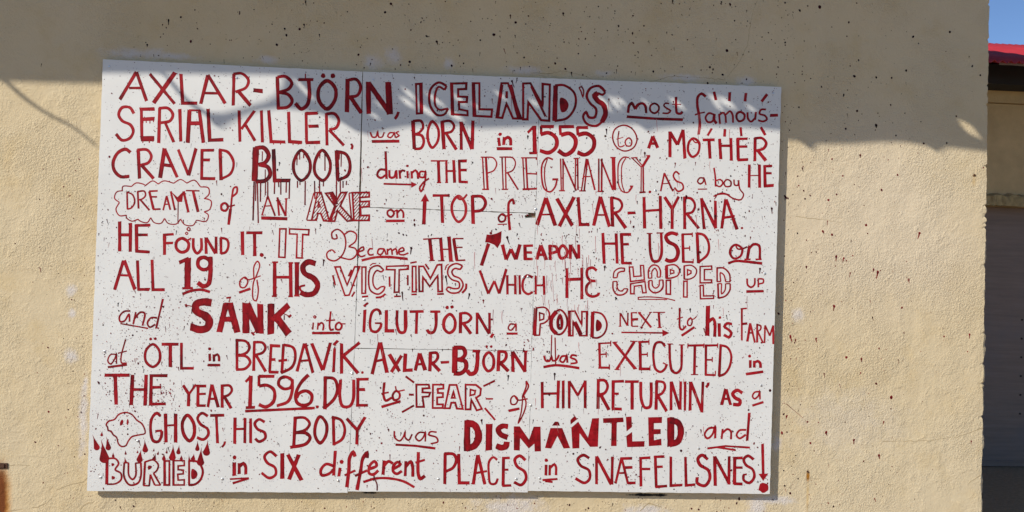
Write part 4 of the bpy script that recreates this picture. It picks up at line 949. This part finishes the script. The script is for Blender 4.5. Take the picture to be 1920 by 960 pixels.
for (x, y, r, t, c) in ((316, 38, 2.2, 9, .03), (570, 46, 1.9, 4, .03), (573, 2, 1.6, 9, .03), (534, 54, 2.2, 2, .03), (537, 66, 2.4, 1, .03), (519, 84, 2.6, 0, .03), (599, 65, 1.6, 5, .03), (722, 23, 2.6, 0, .03), (800, 68, 2.3, 0, .03), (819, 78, 2.4, 6, .03),
                        (768, 116, 2.6, 0, .03), (847, 123, 2.2, 3, .03), (926, 65, 3.0, 0, .03), (957, 29, 1.8, 6, .2), (1056, 25, 2.2, 5, .03), (1186, 62, 1.8, 4, .03), (1160, 49, 1.9, 0, .03), (1369, 8, 2.4, 4, .03), (1363, 95, 3.0, 1, .03), (1331, 126, 2.4, 0, .03),
                        (1337, 130, 2.0, 0, .03), (1355, 140, 2.4, 0, .03), (1327, 156, 2.2, 0, .03), (1225, 134, 2.2, 0, .03), (1060, 129, 2.2, 0, .03), (1041, 119, 2.2, 0, .03), (945, 92, 1.2, 9, .3), (276, 84, 1.8, 4, .03), (1537, 13, 3.6, 0, .02), (1500, 20, 2.2, 2, .02),
                        (1712, 69, 2.4, 0, .02), (1781, 60, 2.2, 0, .02), (1602, 143, 2.8, 0, .02), (1643, 145, 2.2, 0, .02), (1672, 146, 2.0, 0, .02), (1699, 132, 2.2, 3, .02), (1610, 113, 1.8, 0, .02), (1582, 178, 2.0, 4, .02), (1643, 235, 3.0, 5, .02), (1607, 208, 2.2, 2, .02),
                        (1823, 124, 2.0, 0, .02), (1838, 141, 2.0, 0, .02), (1680, 254, 1.8, 0, .02), (1732, 269, 2.0, 0, .05), (1793, 218, 1.8, 0, .02), (1613, 291, 2, 5, .15), (1560, 298, 1.8, 0, .2), (1653, 356, 2.2, 2, .2), (1683, 328, 2, 2, .2), (1553, 375, 2.2, 0, .22),
                        (1624, 422, 2.4, 0, .22), (1543, 434, 2.6, 2, .25), (1560, 440, 2.2, 0, .22), (1724, 437, 2.4, 11, .27), (1568, 481, 2.4, 9, .24), (1582, 484, 2, 8, .24), (1594, 512, 1.6, 8, .2), (1512, 500, 2, 4, .2), (1638, 505, 1.9, 5, .24), (1646, 510, 2.6, 13, .25),
                        (1704, 524, 1.9, 7, .22), (1564, 574, 2.6, 9, .22), (1482, 631, 2.6, 10, .25), (1530, 635, 2, 7, .22), (1691, 577, 2, 0, .2), (1587, 670, 2.4, 0, .22), (1615, 673, 2.2, 6, .25), (1818, 627, 1.9, 8, .24), (1770, 631, 1.8, 2, .22), (1671, 745, 3.2, 3, .22),
                        (1657, 791, 1.7, 5, .22), (1549, 811, 2.6, 6, .25), (1601, 825, 2.2, 8, .22), (1648, 854, 2.4, 7, .22), (1514, 791, 1.8, 0, .22), (1466, 812, 2.6, 2, .28), (1640, 935, 1.4, 6, .24), (1821, 827, 1.4, 6, .24), (1472, 368, 2.4, 8, .02), (1460, 588, 2.4, 3, .02),
                        (1386, 935, 2.8, 2, .03), (91, 772, 1.9, 0, .12), (66, 829, 1.8, 0, .12), (152, 773, 1.6, 0, .1), (75, 503, 1.3, 8, .2), (78, 120, 1.0, 5, .03)):
    speck(wp, x, y, r, c if y < 290 else c + .1, t)  # sunlit drops get a lighter red than shaded ones
wp.ribbon([Vector(p) for p in ((1474, 757), (1487, 768), (1506, 784))], 1.2, False, .3, taper=(1, .4))
o = wp.build('paint_spatter', M_RED, bld)
o['kind'] = 'stuff'

M_CRACK = crack_mat()
def crack(pts, wd=0.9):
    out = []
    v = [Vector(p) for p in pts]
    for q in densify(v, False, 6):
        out.append(q + Vector((RND.gauss(0, .7), RND.gauss(0, .7))))
    cp = Paint(0.0, 0.00015, 0.00001)
    cp.ribbon(out, wd, False, .5, wob=.25)
    cp.build('crack', M_CRACK, bld)
crack(((1000, 137), (1035, 138), (1052, 132), (1090, 141), (1112, 148)), 1.2)
crack(((1218, 152), (1260, 143), (1310, 145), (1360, 150)), .8)
crack(((1362, 145), (1385, 118), (1402, 85), (1410, 30), (1420, 0)), .7)
crack(((1655, 828), (1740, 826), (1800, 818), (1843, 802)), 1.1)
crack(((1815, 908), (1838, 892)), 1.0)
crack(((105, 918), (150, 905), (166, 896)), 1.3)
crack(((20, 958), (70, 952), (98, 935)), 1.2)
crack(((8, 873), (55, 872)), 1.0)
crack(((150, 958), (160, 945), (178, 940)), 1.2)
crack(((1492, 406), (1540, 411), (1578, 417)), .8)
crack(((1200, 958), (1215, 944), (1240, 950)), 1.4)

# ------------------------------------------------------------------ the lower building beyond the corner
def adjacent():
    YB = 2.5
    def zz(py, depth):
        return P(1888, py, -depth).z
    adj = empty('neighbouring_building', 'low yellow building with red corrugated roof beyond the wall corner', 'building')
    M_AW = plain('yellow_render', (0.54, 0.39, 0.19), 0.9, 0.15, 6, 0, 0.004)
    x0, x1 = edge_x(2.0) - 0.02, edge_x(2.0) + 9
    DW = P(1990, 600, -YB).x - x0
    zt, zj, zl, zb = zz(150, YB), zz(194, YB), zz(368, YB), zz(387, YB)
    V, Fs = [], []
    box(V, Fs, x0, x1, YB, YB + 5, zj + 0.004, zt + 0.02)
    box(V, Fs, x0, x1, YB + 0.012, YB + 5, zb, zj - 0.004)
    box(V, Fs, x0 + DW, x1, YB + 0.013, YB + 5, 0.0, zb)
    box(V, Fs, x0, x1, YB + 0.03, YB + 4.9, zj - 0.01, zj + 0.01)
    mesh_obj('wall', V, Fs, M_AW, adj)
    # chipped lintel ledge over the door
    V, Fs = [], []
    n = 90
    for i in range(n + 1):
        x = x0 + DW * i / n
        a = RND.uniform(-.010, .010)
        b = RND.uniform(-.006, .006)
        V += [(x, YB + 0.011, zl + a + 0.02), (x, YB - 0.045 + b, zl + a), (x, YB - 0.05 + b, zb + b), (x, YB + 0.10, zb + b * .5)]
    for i in range(n):
        for k in range(3):
            Fs.append([i * 4 + k, (i + 1) * 4 + k, (i + 1) * 4 + k + 1, i * 4 + k + 1])
    mesh_obj('lintel', V, Fs, plain('lintel_render', (0.42, 0.31, 0.14), 0.95, 0.45, 18, 0, 0.01), adj)
    # dark sheet-metal door set back under the lintel
    k = N('dark_sheet_metal')
    mp = k.n('Mapping')
    mp.inputs['Scale'].default_value = (0.6, 1, 9)
    k.l(k.obj(), mp.inputs[0])
    f = k.noise(3.2, 6, 0.7, vec=mp.outputs[0])
    g = k.noise(1.6, 4, 0.6)
    c = k.ramp(f, [(0.25, (0.19, 0.145, 0.12)), (0.55, (0.245, 0.185, 0.15)), (0.8, (0.27, 0.22, 0.19))])
    c = k.mix(k.rng(g, .45, .7, 0, .6), c, (0.19, 0.165, 0.165))
    k.l(c, k.b.inputs['Base Color'])
    k.b.inputs['Roughness'].default_value = 0.75
    k.b.inputs['Specular IOR Level'].default_value = 0.2
    V, Fs = [], []
    z = 0.02
    for h in (1.0,):
        box(V, Fs, x0 + 0.01, x0 + DW - 0.01, YB + 0.09, YB + 0.12, 0.01, zb + .01)
    dr = mesh_obj('door', V, Fs, k.m, adj)
    V, Fs = [], []
    zs = zz(870, YB)
    box(V, Fs, x0 + 0.01, x0 + DW - 0.01, YB + 0.082, YB + 0.0895, zs - 0.006, zs + 0.006)
    mesh_obj('rail', V, Fs, k.m, dr)
    zs = zz(600, YB)
    while zs > 0.3:
        cx = P(1914, 700, -(YB + 0.09)).x
        for dx in (0.0, 0.62, 1.2):
            V, Fs = [], []
            tube(V, Fs, [Vector((cx + dx, YB + .0885, zs)), Vector((cx + dx, YB + .083, zs))], [.009, .006], 8)
            mesh_obj('rivet', V, Fs, M_DARK, dr)
        zs -= 0.16
    # eave: black board as painted soffit shade, grey flashing, corrugated red sheet
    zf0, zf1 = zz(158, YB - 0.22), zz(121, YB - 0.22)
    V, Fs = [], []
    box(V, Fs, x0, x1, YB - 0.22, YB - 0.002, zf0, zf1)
    mesh_obj('eave_shade_board', V, Fs, plain('eave_shade_black', (0.012, 0.012, 0.013), 0.8, 0.3, 20), adj)
    V, Fs = [], []
    n = 60
    yy = YB - 0.52
    zz0, zz1 = zz(123, yy), zz(115, yy)
    for i in range(n + 1):
        x = P(1874, 120, -yy).x + 6 * i / n
        V += [(x, yy, zz0 + RND.uniform(-.008, .006)), (x, yy + .004, zz1)]
    for i in range(n):
        Fs.append([i * 2, i * 2 + 2, i * 2 + 3, i * 2 + 1])
    fl = mesh_obj('flashing', V, Fs, plain('grey_flashing', (0.32, 0.31, 0.30), 0.6, 0.2, 25), adj)
    md = fl.modifiers.new('t', 'SOLIDIFY')
    md.thickness = 0.003
    ya, yb_ = YB - 0.60, YB + 0.95
    za, zr = zz(115.5, ya), zz(84, yb_)
    lam, amp = 0.066, 0.011
    V, Fs = [], []
    nx = int((x1 - x0) / lam * 8)
    for i in range(nx + 1):
        x = x0 - 0.0 + (x1 - x0) * i / nx
        h = amp * math.sin(2 * math.pi * (x - x0) / lam)
        for q in range(5):
            f = q / 4
            V.append((x, ya + (yb_ - ya) * f, za + (zr - za) * f + h))
    for i in range(nx):
        for q in range(4):
            Fs.append([i * 5 + q, (i + 1) * 5 + q, (i + 1) * 5 + q + 1, i * 5 + q + 1])
    b = len(V)
    V += [(x0, yb_, zr - .01), (x1, yb_, zr - .01), (x1, yb_ + 2.4, zr - 1.0), (x0, yb_ + 2.4, zr - 1.0)]
    Fs.append([b, b + 1, b + 2, b + 3])
    kk = N('red_roof_paint')
    f = kk.noise(7, 5, .6)
    kk.l(kk.ramp(f, [(.3, (0.36, 0.018, 0.024)), (.7, (0.45, 0.028, 0.034))]), kk.b.inputs['Base Color'])
    kk.b.inputs['Roughness'].default_value = .5
    rf = mesh_obj('roof', V, Fs, kk.m, adj, smooth=True)
    md = rf.modifiers.new('t', 'SOLIDIFY')
    md.thickness = 0.004
adjacent()

# ------------------------------------------------------------------ added unseen sheet above the frame, cut to throw shade over the sign's top
def shade_sheet():
    D0 = 1.1
    def up(x, y, d=BD):
        p = P(x, y, d)
        t = (-D0 - p.y) / SUN_DIR.y
        q = p + SUN_DIR * t
        return (q.x, q.z)
    low = [(-1300, 95), (-700, 120), (-300, 126), (-16, 131), (80, 134), (174, 136), (250, 136), (330, 137), (420, 138), (480, 139), (533, 140), (528, 160), (517, 178), (497, 190), (465, 199), (440, 207), (415, 212), (396, 211), (390, 218),
           (396, 230), (412, 240), (430, 230), (455, 216), (485, 206), (520, 202), (560, 205), (600, 212), (640, 228), (668, 246), (692, 252), (720, 244), (760, 237), (800, 233), (850, 233), (900, 240), (960, 238), (1020, 236), (1100, 236), (1140, 232), (1195, 232),
           (1215, 246), (1232, 240), (1300, 234), (1400, 238), (1461, 244), (1484, 246), (1500, 257), (1506, 263), (1519, 251), (1584, 251), (1644, 247), (1684, 248), (1724, 254), (1746, 267), (1764, 257), (1840, 266), (1950, 270), (2150, 282), (2600, 300)]
    outer = [up(*p) for p in low]
    ztop = 4.7
    outer += [(outer[-1][0], ztop), (outer[0][0], ztop)]
    holes_px = []
    def slit(x0, y0, x1, y1, wd):  # slits placed to let streaks of light through the sheet
        a, b = Vector((x0, y0)), Vector((x1, y1))
        t = (b - a).normalized()
        nn = Vector((-t.y, t.x)) * wd * .62
        m = a + (b - a) * .55
        holes_px.append([a, a + (b - a) * .25 + nn * .8, m + nn, b, m - nn, a + (b - a) * .25 - nn * .8])
    def c2(x, y):
        return (660 + x / 3.6923, 110 + y / 3.6923)
    def c3(x, y):
        return (1140 + x / 5.3333, 140 + y / 5.3333)
    for (f, a, b, wd) in ((c2, (340, 190), (455, 300), 8), (c2, (320, 255), (450, 350), 9), (c2, (440, 300), (590, 415), 9), (c2, (500, 225), (660, 345), 7), (c2, (640, 350), (790, 440), 10), (c2, (690, 235), (800, 335), 7), (c2, (980, 215), (1075, 290), 6),
                          (c2, (1225, 275), (1300, 335), 7), (c2, (1690, 250), (1800, 370), 10), (c2, (1780, 250), (1860, 360), 10), (c2, (820, 300), (900, 360), 5), (c3, (80, 220), (180, 310), 8), (c3, (600, 220), (790, 360), 8), (c3, (330, 240), (420, 310), 5),
                          (c3, (1000, 195), (1140, 310), 9), (c3, (1090, 215), (1290, 345), 12), (c3, (1040, 280), (1180, 370), 6), (c3, (1370, 300), (1490, 370), 6), (c2, (110, 370), (200, 420), 6), (c2, (150, 290), (230, 350), 4)):
        (x0, y0), (x1, y1) = f(*a), f(*b)
        slit(x0, y0, x1, y1, wd)
    slit(1783, 205, 1830, 243, 13)
    slit(545, 141, 596, 196, 7)
    loops = [outer] + [[up(p.x, p.y) for p in h] for h in holes_px]
    def spans(loop, x):
        zs = []
        for i in range(len(loop)):
            (xa, za), (xb, zb) = loop[i], loop[(i + 1) % len(loop)]
            if (xa <= x) != (xb <= x):
                zs.append(za + (zb - za) * (x - xa) / (xb - xa))
        zs.sort()
        return [(zs[i], zs[i + 1]) for i in range(0, len(zs) - 1, 2)]
    V, Fs = [], []
    x, xe = min(q[0] for q in outer), max(q[0] for q in outer)
    while x < xe:
        st = 0.005 if -4.3 < x < 1.6 else 0.02
        keep = spans(outer, x + st / 2)
        for h in loops[1:]:
            for (c, d) in spans(h, x + st / 2):
                nk = []
                for (a, b) in keep:
                    if d <= a or c >= b:
                        nk.append((a, b))
                    else:
                        if c > a:
                            nk.append((a, c))
                        if d < b:
                            nk.append((d, b))
                keep = nk
        for (a, b) in keep:
            box(V, Fs, x, x + st, -D0 - 0.003, -D0, a, b)
        x += st
    root = empty('added_shade_caster', 'added unseen ragged sheet above the frame, cut to cast shade on the sign top', 'shade_sheet')
    mesh_obj('shade_sheet', V, Fs, plain('shade_sheet_grey', (0.30, 0.29, 0.27), 0.9), root)
    V, Fs = [], []
    xs = [q[0] for q in outer]
    tube(V, Fs, [Vector((min(xs), -D0, ztop + .02)), Vector((max(xs), -D0, ztop + .02))], [.025, .025], 10)  # added, carries the shade sheet
    mesh_obj('shade_pole', V, Fs, M_STEEL, root)
    for x in (-3.5, 0.4, 2.2):  # added brackets holding up the shade sheet
        V, Fs = [], []
        tube(V, Fs, [Vector((x, 0.05, ztop + .05)), Vector((x, -D0 - .03, ztop + .05))], [.02, .02], 8)
        mesh_obj('shade_bracket', V, Fs, M_STEEL, root)
    def shade_cord(px, radii):  # added cords, laid out to cast the thin shadow lines
        V, Fs = [], []
        c = catmull([Vector(p) for p in px], False, 8)
        pts = []
        for q in c:
            x, z = up(q.x, q.y)
            pts.append(Vector((x, -D0 - .01, z)))
        rr = [radii[0] + (radii[1] - radii[0]) * i / (len(pts) - 1) for i in range(len(pts))]
        tube(V, Fs, pts, rr, 6)
        mesh_obj('shade_cord', V, Fs, plain('shade_cord_fibre', (.2, .17, .12), .9), root)
    shade_cord([(-90, 90), (-40, 112), (-14, 138), (22, 168), (60, 192), (96, 210), (126, 232), (146, 250)], (.0125, .005))
    shade_cord([(285, 120), (305, 137), (330, 168), (352, 190), (378, 206), (404, 222)], (.007, .012))
shade_sheet()
